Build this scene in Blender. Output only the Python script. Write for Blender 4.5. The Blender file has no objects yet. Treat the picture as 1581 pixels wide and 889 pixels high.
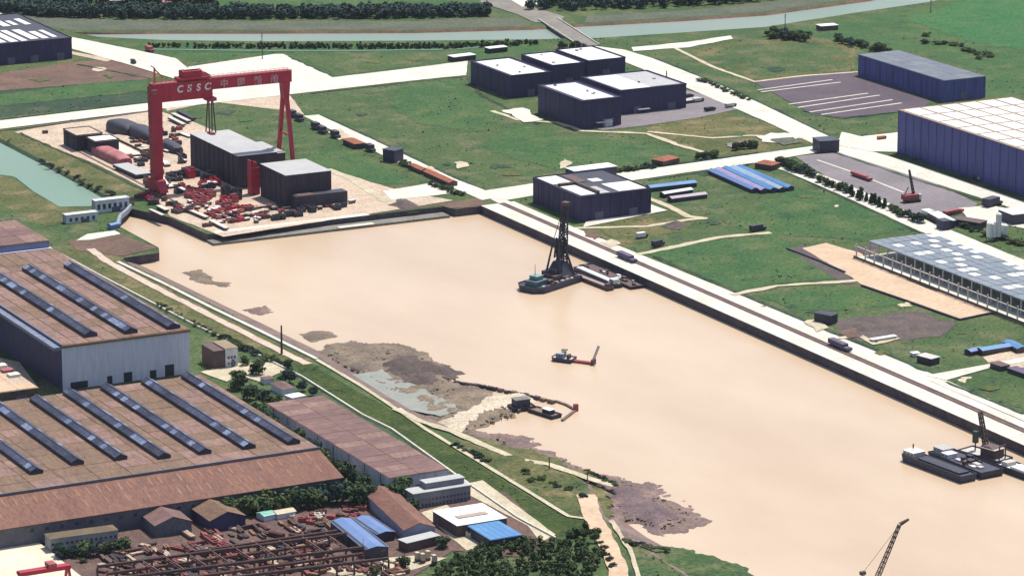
import bpy, bmesh, math, random
from mathutils import Vector, Matrix, noise
from mathutils.geometry import tessellate_polygon
random.seed(7)
R = math.radians
scene = bpy.context.scene
col = scene.collection

# ------------------------------------------------------------------ camera
W, H, F = 1581.0, 889.0, 5715.0
PITCH, YAW, CAMH = R(14.38), R(27.6), 720.0
dist = CAMH / math.tan(PITCH)
CAM = Vector((-math.sin(YAW) * dist, -math.cos(YAW) * dist, CAMH))
cd = bpy.data.cameras.new('camera')
cam = bpy.data.objects.new('camera', cd)
col.objects.link(cam)
cam.location = CAM
cam.rotation_euler = (R(90) - PITCH, 0, -YAW)
cd.sensor_fit = 'HORIZONTAL'
cd.sensor_width = 36
cd.lens = 36 * F / W
cd.clip_start = 10
cd.clip_end = 60000
scene.camera = cam

# ------------------------------------------------------------------ sky, sun, exposure
SUN_EL, SX, SY = 66, .90, .436
world = bpy.data.worlds.new('World')
scene.world = world
world.use_nodes = True
nt = world.node_tree
sky = nt.nodes.new('ShaderNodeTexSky')
sky.sky_type = 'NISHITA'
sky.sun_disc = False
sky.sun_elevation = R(SUN_EL)
sky.sun_rotation = math.atan2(SX, SY)
sky.air_density = 1.0
sky.dust_density = 1.5
bg = nt.nodes['Background']
nt.links.new(sky.outputs[0], bg.inputs['Color'])
bg.inputs['Strength'].default_value = 0.115
sd = bpy.data.lights.new('sun', 'SUN')
sd.energy = 4.2
sd.angle = R(.5)
sd.color = (1, .955, .88)
sun = bpy.data.objects.new('sun', sd)
col.objects.link(sun)
ce = math.cos(R(SUN_EL))
sun.rotation_euler = Vector((SX * ce, SY * ce, math.sin(R(SUN_EL)))).to_track_quat('Z', 'Y').to_euler()
scene.view_settings.view_transform = 'Standard'
scene.view_settings.look = 'None'
scene.view_settings.gamma = 1
scene.view_settings.exposure = 0.5

# ------------------------------------------------------------------ helpers
RT = Vector((math.cos(YAW), -math.sin(YAW), 0))
FW = Vector((math.sin(YAW) * math.cos(PITCH), math.cos(YAW) * math.cos(PITCH), -math.sin(PITCH)))
UP = Vector((math.sin(YAW) * math.sin(PITCH), math.cos(YAW) * math.sin(PITCH), math.cos(PITCH)))
def P(px, py, z=0.0):
    """world point at height z seen at photograph pixel (px, py)"""
    d = FW * F + RT * (px - W / 2) - UP * (py - H / 2)
    t = (z - CAM.z) / d.z
    return CAM + d * t
def proj(p):
    v = Vector(p) - CAM
    k = F / v.dot(FW)
    return W / 2 + v.dot(RT) * k, H / 2 - v.dot(UP) * k
def height_at(px, py, base_y):
    lo, hi = 0.0, 200.0
    for _ in range(40):
        m = (lo + hi) / 2
        q = P(px, py, m)
        if proj((q.x, q.y, 0))[1] < base_y: lo = m
        else: hi = m
    return lo

def s2l(c):
    c /= 255.0
    return c / 12.92 if c <= .04045 else ((c + .055) / 1.055) ** 2.4
GAIN = 2.15
def lit(r, g, b):
    """base colour of a sunlit level surface that shows as r, g, b"""
    return tuple(min(.8, s2l(v) / GAIN) for v in (r, g, b))

MATS = {}
def mat(name, c1, c2=None, scale=.05, rough=.85, c3=None, fine=.15, bump=0, metal=0, stretch=None, spec=.3, emit=None):
    if name in MATS: return MATS[name]
    m = bpy.data.materials.new(name); m.use_nodes = True
    n, l = m.node_tree.nodes, m.node_tree.links
    b = n['Principled BSDF']
    b.inputs['Roughness'].default_value = rough
    b.inputs['Metallic'].default_value = metal
    b.inputs['Specular IOR Level'].default_value = spec
    g = n.new('ShaderNodeNewGeometry')
    vec = g.outputs['Position']
    if stretch:
        mp = n.new('ShaderNodeMapping'); mp.inputs['Scale'].default_value = stretch
        l.new(vec, mp.inputs['Vector']); vec = mp.outputs[0]
    t = n.new('ShaderNodeTexNoise'); t.inputs['Scale'].default_value = scale
    t.inputs['Detail'].default_value = 6; t.inputs['Roughness'].default_value = .6
    l.new(vec, t.inputs['Vector'])
    cr = n.new('ShaderNodeValToRGB')
    e = cr.color_ramp.elements
    c2 = c2 or tuple(v * .8 for v in c1)
    e[0].position, e[1].position = .35, .65
    e[0].color, e[1].color = (*c1, 1), (*c2, 1)
    if c3:
        x = e.new(.78); x.color = (*c3, 1)
    l.new(t.outputs[0], cr.inputs[0])
    t2 = n.new('ShaderNodeTexNoise'); t2.inputs['Scale'].default_value = max(scale * 9, .25)
    t2.inputs['Detail'].default_value = 4
    l.new(vec, t2.inputs['Vector'])
    mr = n.new('ShaderNodeMapRange')
    mr.inputs[1].default_value, mr.inputs[2].default_value = .3, .7
    mr.inputs[3].default_value, mr.inputs[4].default_value = 1 - fine, 1 + fine
    l.new(t2.outputs[0], mr.inputs[0])
    mx = n.new('ShaderNodeMix'); mx.data_type = 'RGBA'; mx.blend_type = 'MULTIPLY'
    mx.inputs[0].default_value = 1
    l.new(cr.outputs[0], mx.inputs[6]); l.new(mr.outputs[0], mx.inputs[7])
    l.new(mx.outputs[2], b.inputs['Base Color'])
    if bump:
        bp = n.new('ShaderNodeBump'); bp.inputs['Strength'].default_value = bump
        bp.inputs['Distance'].default_value = .6
        l.new(t2.outputs[0], bp.inputs['Height']); l.new(bp.outputs[0], b.inputs['Normal'])
    MATS[name] = m
    return m

def tag(o, label=None, cat=None, group=None, kind=None):
    if label: o['label'] = label
    if cat: o['category'] = cat
    if group: o['group'] = group
    if kind: o['kind'] = kind
    return o

class MB:
    def __init__(s): s.v, s.f = [], []
    def add(s, vs, fs):
        k = len(s.v); s.v += [tuple(v) for v in vs]; s.f += [tuple(i + k for i in f) for f in fs]; return s
    def box(s, x0, x1, y0, y1, z0, z1):
        return s.add([(x, y, z) for z in (z0, z1) for y in (y0, y1) for x in (x0, x1)],
                     [(0, 2, 3, 1), (4, 5, 7, 6), (0, 1, 5, 4), (2, 6, 7, 3), (0, 4, 6, 2), (1, 3, 7, 5)])
    def prism(s, poly, z0, z1, top=None):
        n = len(poly)
        a = sum(poly[i][0] * poly[(i + 1) % n][1] - poly[(i + 1) % n][0] * poly[i][1] for i in range(n))
        if a < 0: poly = poly[::-1]; top = top[::-1] if top else None
        tp = top or poly
        return s.add([(p[0], p[1], z0) for p in poly] + [(p[0], p[1], z1) for p in tp],
                     [tuple(range(n - 1, -1, -1)), tuple(range(n, 2 * n))] + [(i, (i + 1) % n, n + (i + 1) % n, n + i) for i in range(n)])
    def beam(s, p, q, w, h=None):
        p, q = Vector(p), Vector(q); h = h or w
        d = (q - p).normalized()
        a = d.cross(Vector((0, 0, 1)))
        if a.length < .01: a = Vector((1, 0, 0))
        a.normalize(); b = a.cross(d)
        c = [(-1, -1), (1, -1), (1, 1), (-1, 1)]
        vs = [p + a * (i * w / 2) + b * (j * h / 2) for i, j in c] + [q + a * (i * w / 2) + b * (j * h / 2) for i, j in c]
        return s.add(vs, [(3, 2, 1, 0), (4, 5, 6, 7)] + [(i, (i + 1) % 4, 4 + (i + 1) % 4, 4 + i) for i in range(4)])
    def tube(s, p, q, r0, r1=None, n=8):
        p, q = Vector(p), Vector(q); r1 = r0 if r1 is None else r1
        d = (q - p).normalized()
        a = d.cross(Vector((0, 0, 1)))
        if a.length < .01: a = Vector((1, 0, 0))
        a.normalize(); b = a.cross(d)
        cs = [(math.cos(2 * math.pi * i / n), math.sin(2 * math.pi * i / n)) for i in range(n)]
        vs = [p + a * (c * r0) + b * (t * r0) for c, t in cs] + [q + a * (c * r1) + b * (t * r1) for c, t in cs]
        return s.add(vs, [tuple(range(n - 1, -1, -1)), tuple(range(n, 2 * n))] + [(i, (i + 1) % n, n + (i + 1) % n, n + i) for i in range(n)])
    def gable(s, x0, x1, y0, y1, z0, z1, axis='y'):
        """ridge roof solid, ridge running along axis"""
        if axis == 'y':
            xm = (x0 + x1) / 2
            vs = [(x0, y0, z0), (x1, y0, z0), (xm, y0, z1), (x0, y1, z0), (x1, y1, z0), (xm, y1, z1)]
        else:
            ym = (y0 + y1) / 2
            vs = [(x1, y0, z0), (x1, y1, z0), (x1, ym, z1), (x0, y0, z0), (x0, y1, z0), (x0, ym, z1)]
            return s.add(vs, [(0, 1, 2), (3, 5, 4), (0, 3, 4, 1), (1, 4, 5, 2), (2, 5, 3, 0)])
        return s.add(vs, [(0, 1, 2), (3, 5, 4), (0, 3, 4, 1), (1, 4, 5, 2), (2, 5, 3, 0)])
    def lattice(s, p, q, w0, w1, n=8, t=.5):
        """four-chord lattice boom"""
        p, q = Vector(p), Vector(q)
        d = (q - p).normalized(); a = d.cross(Vector((0, 0, 1))).normalized(); b = a.cross(d)
        ring = []
        for k in range(n + 1):
            c = p.lerp(q, k / n); w = w0 + (w1 - w0) * k / n
            ring.append([c + a * (i * w / 2) + b * (j * w / 2) for i, j in ((-1, -1), (1, -1), (1, 1), (-1, 1))])
        for i in range(4): s.beam(ring[0][i], ring[n][i], t)
        for k in range(n):
            for i in range(4):
                s.beam(ring[k][i], ring[k + 1][(i + 1) % 4], t * .7)
                if k: s.beam(ring[k][i], ring[k][(i + 1) % 4], t * .7)
        return s
    def mesh(s, name, m):
        me = bpy.data.meshes.new(name); me.from_pydata(s.v, [], s.f); me.update()
        me.materials.append(m); return me
    def build(s, name, m, parent=None, smooth=False):
        me = s.mesh(name, m)
        if smooth:
            for p in me.polygons: p.use_smooth = True
        return put(name, me, parent)
def put(name, me, parent=None, loc=None):
    o = bpy.data.objects.new(name, me); col.objects.link(o)
    if parent: o.parent = parent
    if loc: o.location = loc
    return o
def thing(name, label, cat, loc=(0, 0, 0), rz=0, group=None):
    o = bpy.data.objects.new(name, None); col.objects.link(o)
    o.location = loc; o.rotation_euler = (0, 0, rz)
    o.empty_display_size = 3
    return tag(o, label, cat, group)
def copy_tree(o, parent=None):
    c = o.copy(); col.objects.link(c); c.parent = parent
    for ch in list(o.children): copy_tree(ch, c)
    return c

ZC = [0]; SOFT, HARD, TRACKS = [], [], []
def layer(z):
    """each sheet gets a height of its own so that no two lie in one plane"""
    ZC[0] += 1; return z + ZC[0] * .0015
def sheet(name, pts, z, m, holes=(), kind='structure', px=True, zref=0, wob=0):
    """flat sheet from a photograph-pixel outline laid on the ground"""
    loops = []
    if z: z = layer(z)
    for lp in [pts] + list(holes):
        w = [P(x, y, zref) if px else Vector((x, y, 0)) for x, y in lp]
        if wob:
            o = []
            for i, a in enumerate(w):
                b = w[(i + 1) % len(w)]; L = (b - a).length; k = max(1, int(L / 6)); nrm = Vector((-(b - a).y, (b - a).x, 0)) / max(L, .01)
                for j in range(k):
                    q = a.lerp(b, j / k)
                    o.append(q + nrm * wob * (noise.noise((q.x * .05, q.y * .05, 3)) + .6 * noise.noise((q.x * .17, q.y * .17, 8))))
            w = o
        loops.append([Vector((v.x, v.y, 0)) for v in w])
    if z and z < 2: (SOFT if 'grass' in m.name else HARD).append([(v.x, v.y) for v in loops[0]])
    flat = [v for lp in loops for v in lp]
    tris = tessellate_polygon(loops)
    vs = [(v.x, v.y, z) for v in flat]; fs = []
    for t in tris:
        a, b, c = (flat[i] for i in t)
        cr = (b - a).cross(c - a).z
        if abs(cr) < 1e-9: continue
        fs.append(tuple(t) if cr > 0 else tuple(reversed(t)))
    me = bpy.data.meshes.new(name); me.from_pydata(vs, [], fs); me.update(); me.materials.append(m)
    o = put(name, me)
    if kind: o['kind'] = kind
    return o
def ribbon(name, pts, width, z, m, kind='structure', zref=0, wob=.0):
    w = [P(x, y, zref) for x, y in pts]; z = layer(z)
    # resample
    q = []
    for i in range(len(w) - 1):
        k = max(1, int((w[i + 1] - w[i]).length / 8))
        q += [w[i].lerp(w[i + 1], j / k) for j in range(k)]
    q.append(w[-1])
    TRACKS.append(([(p.x, p.y) for p in q], width / 2 + 1))
    vs, fs = [], []
    for i, p in enumerate(q):
        d = (q[min(i + 1, len(q) - 1)] - q[max(i - 1, 0)]); d.z = 0; d.normalize()
        nn = Vector((-d.y, d.x, 0))
        a = width / 2 + wob * noise.noise((p.x * .08, p.y * .08, 1)); b = width / 2 + wob * noise.noise((p.x * .08, p.y * .08, 5))
        vs += [(p.x + nn.x * a, p.y + nn.y * a, z), (p.x - nn.x * b, p.y - nn.y * b, z)]
        if i: fs.append((2 * i - 2, 2 * i - 1, 2 * i + 1, 2 * i))
    me = bpy.data.meshes.new(name); me.from_pydata(vs, [], fs); me.update(); me.materials.append(m)
    o = put(name, me)
    if kind: o['kind'] = kind
    return o
def inside(x, y, poly):
    c = False; n = len(poly); j = n - 1
    for i in range(n):
        xi, yi = poly[i]; xj, yj = poly[j]
        if (yi > y) != (yj > y) and x < (xj - xi) * (y - yi) / (yj - yi) + xi: c = not c
        j = i
    return c
def edge_dist(x, y, poly):
    d = 1e9; n = len(poly)
    for i in range(n):
        ax, ay = poly[i]; bx, by = poly[(i + 1) % n]
        dx, dy = bx - ax, by - ay
        t = max(0, min(1, ((x - ax) * dx + (y - ay) * dy) / (dx * dx + dy * dy + 1e-9)))
        d = min(d, math.hypot(x - ax - t * dx, y - ay - t * dy))
    return d
def mound(name, pts, zref, z0, hgt, m, step=4, fall=10, rough=1.0, kind='structure', sc=.06):
    """natural hump of mud, soil or sand inside an outline, falling below z0 outside it"""
    poly = [(v.x, v.y) for v in (P(x, y, zref) for x, y in pts)]
    xs = [p[0] for p in poly]; ys = [p[1] for p in poly]
    x0, y0 = min(xs) - fall, min(ys) - fall
    nx, ny = int((max(xs) + fall - x0) / step) + 1, int((max(ys) + fall - y0) / step) + 1
    idx, vs, fs = {}, [], []
    for j in range(ny + 1):
        for i in range(nx + 1):
            x, y = x0 + i * step, y0 + j * step
            d = edge_dist(x, y, poly) * (1 if inside(x, y, poly) else -1)
            d += rough * 7 * (noise.noise((x * .03, y * .03, 2)) + .7 * noise.noise((x * .1, y * .1, 4)) + .4 * noise.noise((x * .28, y * .28, 6)))
            if d < -fall: continue
            t = max(-1, min(1, d / fall))
            z = z0 + (hgt * (t ** .7) if t > 0 else 1.5 * t) + (rough * hgt * .5 * (noise.noise((x * sc, y * sc, 7)) + .7 * noise.noise((x * sc * 3, y * sc * 3, 9)) + .5 * noise.noise((x * .45, y * .45, 11))) * max(0, t) ** .6)
            idx[i, j] = len(vs); vs.append((x, y, z))
    for j in range(ny):
        for i in range(nx):
            k = [(i, j), (i + 1, j), (i + 1, j + 1), (i, j + 1)]
            if all(q in idx for q in k): fs.append(tuple(idx[q] for q in k))
    me = bpy.data.meshes.new(name); me.from_pydata(vs, [], fs); me.update(); me.materials.append(m)
    for p in me.polygons: p.use_smooth = True
    o = put(name, me); o['kind'] = kind
    return o

# ------------------------------------------------------------------ materials
def grass(name, a, b, c, d, s=1.0):
    """patchy grass: two greens, a dry tone and a dark weed tone"""
    m = bpy.data.materials.new(name); m.use_nodes = True
    n, l = m.node_tree.nodes, m.node_tree.links
    bs = n['Principled BSDF']; bs.inputs['Roughness'].default_value = .95; bs.inputs['Specular IOR Level'].default_value = .1
    g = n.new('ShaderNodeNewGeometry')
    def nz(sc, det=5, off=0):
        mp = n.new('ShaderNodeMapping'); mp.inputs['Location'].default_value = (off, off * 2, 0)
        l.new(g.outputs['Position'], mp.inputs[0])
        t = n.new('ShaderNodeTexNoise'); t.inputs['Scale'].default_value = sc; t.inputs['Detail'].default_value = det
        t.inputs['Roughness'].default_value = .65
        l.new(mp.outputs[0], t.inputs['Vector']); return t.outputs[0]
    def rng(v, lo, hi, a0=0, a1=1):
        r = n.new('ShaderNodeMapRange'); r.inputs[1].default_value, r.inputs[2].default_value = lo, hi
        r.inputs[3].default_value, r.inputs[4].default_value = a0, a1
        l.new(v, r.inputs[0]); return r.outputs[0]
    def mix(fac, x, y, mode='MIX'):
        q = n.new('ShaderNodeMix'); q.data_type = 'RGBA'; q.blend_type = mode
        if isinstance(fac, float): q.inputs[0].default_value = fac
        else: l.new(fac, q.inputs[0])
        for i, v in ((6, x), (7, y)):
            if isinstance(v, tuple): q.inputs[i].default_value = (*v, 1)
            else: l.new(v, q.inputs[i])
        return q.outputs[2]
    c0 = mix(rng(nz(.012 * s), .4, .62), a, b)
    c0 = mix(rng(nz(.03 * s, 8, 40), .5, .66), c0, c)
    c0 = mix(rng(nz(.05 * s, 6, 90), .55, .72), c0, d)
    soil = rng(nz(.045 * s, 9, 160), .64, .72)
    c0 = mix(soil, c0, tuple(v * 1.15 for v in c))
    f = rng(nz(.35, 6, 13), .3, .7, .5, 1.5)
    c0 = mix(1.0, c0, f, 'MULTIPLY')
    l.new(c0, bs.inputs['Base Color'])
    bp = n.new('ShaderNodeBump'); bp.inputs['Strength'].default_value = .6; bp.inputs['Distance'].default_value = 1
    l.new(nz(.7, 3, 5), bp.inputs['Height']); l.new(bp.outputs[0], bs.inputs['Normal'])
    MATS[name] = m; return m
G_MID = grass('meadow_grass', lit(88, 116, 72), lit(108, 128, 82), lit(138, 138, 102), lit(64, 94, 74))
G_LUSH = grass('lush_grass', lit(80, 120, 74), lit(98, 130, 80), lit(120, 134, 88), lit(62, 96, 74))
G_DRY = grass('dry_grass', lit(104, 116, 72), lit(134, 132, 88), lit(168, 150, 112), lit(72, 96, 60))
G_DARK = grass('rank_grass', lit(68, 92, 74), lit(84, 106, 82), lit(108, 114, 94), lit(50, 70, 68))
G_LEVEE = grass('levee_grass', lit(74, 94, 52), lit(90, 108, 58), lit(108, 116, 70), lit(52, 76, 48), 2)
WHITE = mat('pale_concrete', (.55, .525, .45), (.46, .43, .36), .035, .85, c3=(.36, .325, .265), fine=.13)
CONC = mat('peach_concrete', (.46, .36, .265), (.36, .275, .205), .06, .85, c3=(.27, .205, .16), fine=.3)
DIRT = mat('sandy_track', (.46, .40, .29), (.36, .31, .21), .06, .95, fine=.2)
SAND = mat('orange_sand', (.50, .36, .25), (.42, .30, .2), .03, .95, fine=.12)
SOIL = mat('bare_soil', lit(150, 118, 100), lit(118, 96, 84), .03, .95, c3=lit(170, 140, 116), fine=.25)
MUD = mat('river_mud', lit(168, 138, 126), lit(128, 106, 102), .06, .75, c3=lit(216, 184, 158), fine=.35, bump=.6)
MUDG = mat('weedy_mud', lit(172, 150, 124), lit(126, 112, 100), .06, .85, c3=lit(216, 190, 156), fine=.35, bump=.6)
GREY = mat('grey_hardstanding', lit(172, 162, 164), lit(152, 144, 148), .02, .9, c3=lit(180, 170, 162), fine=.12)
PURP = mat('dark_hardstanding', lit(122, 106, 116), lit(104, 92, 104), .03, .9, fine=.15)
ASPH = mat('worn_asphalt', lit(176, 168, 156), lit(152, 146, 138), .04, .9, fine=.12)
RAILM = mat('rail_ballast', lit(158, 128, 116), lit(134, 108, 102), .1, .95, fine=.3)
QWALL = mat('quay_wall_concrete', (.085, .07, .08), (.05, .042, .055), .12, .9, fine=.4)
QLEDGE = mat('quay_ledge_concrete', (.19, .18, .155), (.14, .13, .115), .06, .9, fine=.25)
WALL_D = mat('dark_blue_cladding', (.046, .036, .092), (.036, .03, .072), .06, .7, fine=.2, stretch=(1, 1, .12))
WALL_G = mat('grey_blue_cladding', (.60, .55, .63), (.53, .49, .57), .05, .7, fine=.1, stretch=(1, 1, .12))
WALL_N = mat('navy_cladding', (.08, .085, .25), (.066, .072, .21), .05, .6, fine=.2, stretch=(1, 1, .12))
WALL_K = mat('soot_brown_cladding', (.045, .034, .05), (.034, .027, .04), .06, .75, fine=.25, stretch=(1, 1, .12))
WALL_W = mat('white_render', (.62, .62, .62), (.5, .5, .52), .2, .8, fine=.1)
ROOF_B = mat('brown_metal_roof', lit(180, 142, 124), lit(160, 124, 112), .04, .7, c3=lit(192, 158, 136), fine=.3, stretch=(1.6, .35, 1))
ROOF_B2 = mat('ochre_metal_roof', lit(144, 114, 90), lit(160, 126, 100), .06, .7, c3=lit(114, 94, 80), fine=.32, stretch=(1.6, .35, 1))
ROOF_R = mat('rust_red_roof', lit(166, 118, 98), lit(146, 102, 88), .05, .8, fine=.3, stretch=(2.2, .4, 1))
ROOF_M = mat('mauve_roof', lit(160, 124, 116), lit(142, 108, 104), .04, .8, fine=.26, stretch=(.5, 1.6, 1))
ROOF_G = mat('grey_membrane_roof', lit(232, 230, 224), lit(216, 216, 218), .05, .7, fine=.07)
ROOF_S = mat('slate_blue_roof', lit(140, 148, 160), lit(122, 132, 146), .04, .7, fine=.1)
ROOF_W = mat('white_roof', (.66, .64, .6), (.56, .55, .53), .05, .7, fine=.06)
ROOF_O = mat('orange_tile_roof', lit(206, 128, 92), lit(184, 108, 80), .2, .85, fine=.15)
BLUE = mat('sky_blue_sheet', lit(120, 180, 236), lit(100, 162, 224), .1, .5, fine=.07)
BLUE2 = mat('pale_blue_sheet', lit(142, 172, 226), lit(126, 158, 216), .1, .5, fine=.06)
TEAL = mat('turquoise_sheet', lit(150, 232, 206), lit(128, 212, 190), .2, .5)
CRED = mat('crane_red_paint', (.40, .026, .05), (.31, .02, .042), .1, .5, fine=.12)
CRED2 = mat('faded_red_paint', (.34, .09, .09), (.24, .05, .06), .3, .7, c3=(.42, .18, .16), fine=.3)
ORNG = mat('orange_paint', (.5, .16, .04), (.4, .12, .03), .5, .6)
STEEL = mat('dark_steel', (.045, .042, .06), (.03, .03, .042), .3, .6, fine=.3)
STEELB = mat('brown_steel', (.12, .075, .065), (.08, .05, .05), .3, .7, fine=.3)
STEELL = mat('pale_steel', (.5, .46, .42), (.4, .36, .33), .2, .6, fine=.15)
PINK = mat('primer_pink', lit(226, 150, 150), lit(196, 110, 116), .1, .7, fine=.15)
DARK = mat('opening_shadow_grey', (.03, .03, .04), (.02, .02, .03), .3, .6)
GLAZ = mat('dark_roof_glazing', (.018, .016, .026), (.06, .065, .105), .05, .45, fine=.6, spec=.3)
GLAZ2 = mat('glint_roof_glazing', (.10, .12, .19), (.2, .23, .33), .06, .4, fine=.5, spec=.4)  # lighter bluish panes, a sky glint painted into the base colour
GLASS = mat('window_glass', (.05, .06, .09), (.03, .04, .06), .4, .12, spec=.6)
TEALH = mat('teal_boat_paint', (.12, .2, .2), (.08, .13, .15), .3, .6, fine=.3)
NAVY = mat('navy_boat_paint', (.055, .055, .085), (.04, .04, .06), .3, .6, fine=.3)
TYRE = mat('black_rubber', (.03, .03, .03), (.02, .02, .02), .5, .9)
LEAF = [mat('foliage_a', (.052, .085, .036), (.024, .040, .024), .3, .9, fine=.4, spec=.1),
        mat('foliage_b', (.066, .094, .034), (.03, .05, .022), .3, .9, fine=.4, spec=.1),
        mat('foliage_d', (.095, .122, .05), (.045, .068, .028), .3, .9, fine=.4, spec=.1),
        mat('foliage_c', (.036, .062, .046), (.022, .038, .032), .3, .9, fine=.4, spec=.1)]
BARK = mat('bark', (.07, .05, .04), (.05, .04, .03), .5, .95)
PAINT = mat('white_letter_paint', (.7, .66, .66), (.62, .58, .58), .3, .7)
PAINTP = mat('pink_letter_paint', (.5, .25, .27), (.42, .2, .22), .3, .7)

def water_mat(name, c1, c2, rough, sc, bump, spec=.35):
    m = mat(name, c1, c2, .0042, rough, c3=tuple(v * .95 for v in c1), fine=.012, spec=spec, stretch=(1.5, .7, 1))
    n, l = m.node_tree.nodes, m.node_tree.links
    b = n['Principled BSDF']
    g = n.new('ShaderNodeNewGeometry'); t = n.new('ShaderNodeTexNoise')
    t.inputs['Scale'].default_value = sc; t.inputs['Detail'].default_value = 3
    l.new(g.outputs['Position'], t.inputs['Vector'])
    bp = n.new('ShaderNodeBump'); bp.inputs['Strength'].default_value = bump; bp.inputs['Distance'].default_value = .3
    l.new(t.outputs[0], bp.inputs['Height']); l.new(bp.outputs[0], b.inputs['Normal'])
    return m
WATER = water_mat('silty_water', (.43, .315, .212), (.505, .385, .268), .28, .35, .3, .2)
POND = water_mat('green_pond_water', (.15, .225, .165), (.17, .235, .175), .35, .4, .25, .18)
CANAL = water_mat('canal_water', (.17, .22, .17), (.20, .235, .19), .35, .4, .25, .18)

# ================================================================== the setting
WL = -6.3                                   # water level of the basin
quay_e = [(745, 325), (800, 354), (1002, 438), (1282, 551), (1480, 635), (1581, 687)]
QX = sum(P(x, y).x for x, y in quay_e[1:]) / 5
QYN = P(450, 347).y
def QP(y_px_x, y_px_y):                     # point on the east quay line
    p = P(y_px_x, y_px_y); return (QX, p.y)
far = [P(187, 336), P(200, 322), P(262, 336)]
hole = [(v.x, v.y) for v in far]
hole += [(P(329, 367).x, QYN), (P(563, 331).x, QYN), (P(681, 317).x, QYN), (P(681, 317).x + 4, QYN - 14), (QX, QYN - 14)]
hole += [(QX, P(1282, 551).y), (QX, P(1581, 687).y), (QX, -900), (QX + 100, -1500), (-900, -1500)]
leftbank = [(1130, 1050), (1060, 889), (1000, 850), (960, 828), (928, 795), (907, 748), (850, 722), (780, 698), (700, 672), (640, 645), (560, 596), (495, 553), (400, 507), (330, 471), (255, 434), (190, 402), (246, 391), (245, 383), (180, 348)]
lb = [P(x, y) for x, y in leftbank]
hole += [(v.x, v.y) for v in lb]
pond_px = [(-60, 185), (0, 214), (60, 245), (125, 280), (166, 303), (140, 318), (92, 319), (45, 292), (20, 272), (-60, 262)]
canal_px = [(112, 50), (250, 48), (400, 48), (640, 47), (820, 42), (900, 37), (1050, 29), (1181, 20), (1340, -2), (1500, -40), (1640, -40), (1430, 4), (1320, 20), (1181, 42), (1060, 50), (920, 59), (830, 61), (650, 63), (400, 64), (250, 62), (150, 57)]
w2 = lambda pts: [(v.x, v.y) for v in (P(x, y) for x, y in pts)]
B = 16000
sheet('ground', [(-B, -B), (B, -B), (B, B), (-B, B)], 0, G_MID, holes=[hole, w2(pond_px), w2(canal_px)], px=False)
def waterplane(name, x0, x1, y0, y1, z, m):
    o = MB().add([(x0, y0, z), (x1, y0, z), (x1, y1, z), (x0, y1, z)], [(0, 1, 2, 3)]).build(name, m)
    o['kind'] = 'structure'; return o
waterplane('basin_water', -1500, QX + 400, -1800, QYN + 220, WL, WATER)
ps = w2(pond_px); waterplane('pond_water', min(p[0] for p in ps) - 5, max(p[0] for p in ps) + 5, min(p[1] for p in ps) - 5, max(p[1] for p in ps) + 5, -2, POND)
cs = w2(canal_px); waterplane('canal_water', min(p[0] for p in cs) - 5, max(p[0] for p in cs) + 5, min(p[1] for p in cs) - 5, max(p[1] for p in cs) + 5, -2.5, CANAL)
def skirt(name, top, bot, z0, z1, m, closed=False):
    n = len(top); vs = [(x, y, z0) for x, y in top] + [(x, y, z1) for x, y in bot]
    fs = [(i, (i + 1) % n, n + (i + 1) % n, n + i) for i in range(n if closed else n - 1)]
    o = MB().add(vs, fs).build(name, m); o['kind'] = 'structure'; return o
def shrink(poly, k):
    n = len(poly); a = sum(poly[i][0] * poly[(i + 1) % n][1] - poly[(i + 1) % n][0] * poly[i][1] for i in range(n))
    s = 1 if a > 0 else -1; out = []
    for i in range(n):
        p, q, r = Vector(poly[i - 1]), Vector(poly[i]), Vector(poly[(i + 1) % n])
        n1 = Vector((-(q - p).y, (q - p).x)).normalized() * s; n2 = Vector((-(r - q).y, (r - q).x)).normalized() * s
        b = (n1 + n2); b = b / max(b.length, .4)
        out.append((q.x + b.x * k, q.y + b.y * k))
    return out
skirt('pond_bank', ps, shrink(ps, 4), 0, -2.3, G_DARK, True)
skirt('canal_bank', cs, shrink(cs, 5), 0, -2.8, SOIL, True)
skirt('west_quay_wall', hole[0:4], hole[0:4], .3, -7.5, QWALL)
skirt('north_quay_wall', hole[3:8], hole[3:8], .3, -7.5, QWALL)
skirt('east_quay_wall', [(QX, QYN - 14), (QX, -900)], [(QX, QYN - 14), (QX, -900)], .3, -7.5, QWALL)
# left bank revetment: slopes from the bank top down to the water
wl = [P(x, y, WL) for x, y in [(1180, 1050), (1100, 889), (1040, 850), (1000, 828), (960, 800), (940, 748), (880, 722), (800, 700), (720, 672), (660, 640), (575, 590), (506, 548), (400, 496), (345, 470), (285, 441), (191, 396)]]
skirt('revetment', [(v.x, v.y) for v in lb[:16]], [(v.x, v.y) for v in wl], 0, WL - .3, MUD)
j0 = [(v.x, v.y) for v in lb[15:]]
skirt('jetty_wall', j0, j0, .4, -7.5, QWALL)
skirt('sluice_wall', [hole[-1], hole[0]], [hole[-1], hole[0]], .4, -7.5, QWALL)

BANKS = mat('grey_bank', lit(122, 126, 104), lit(100, 110, 92), .03, .95, c3=lit(150, 144, 122), fine=.35)
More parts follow.
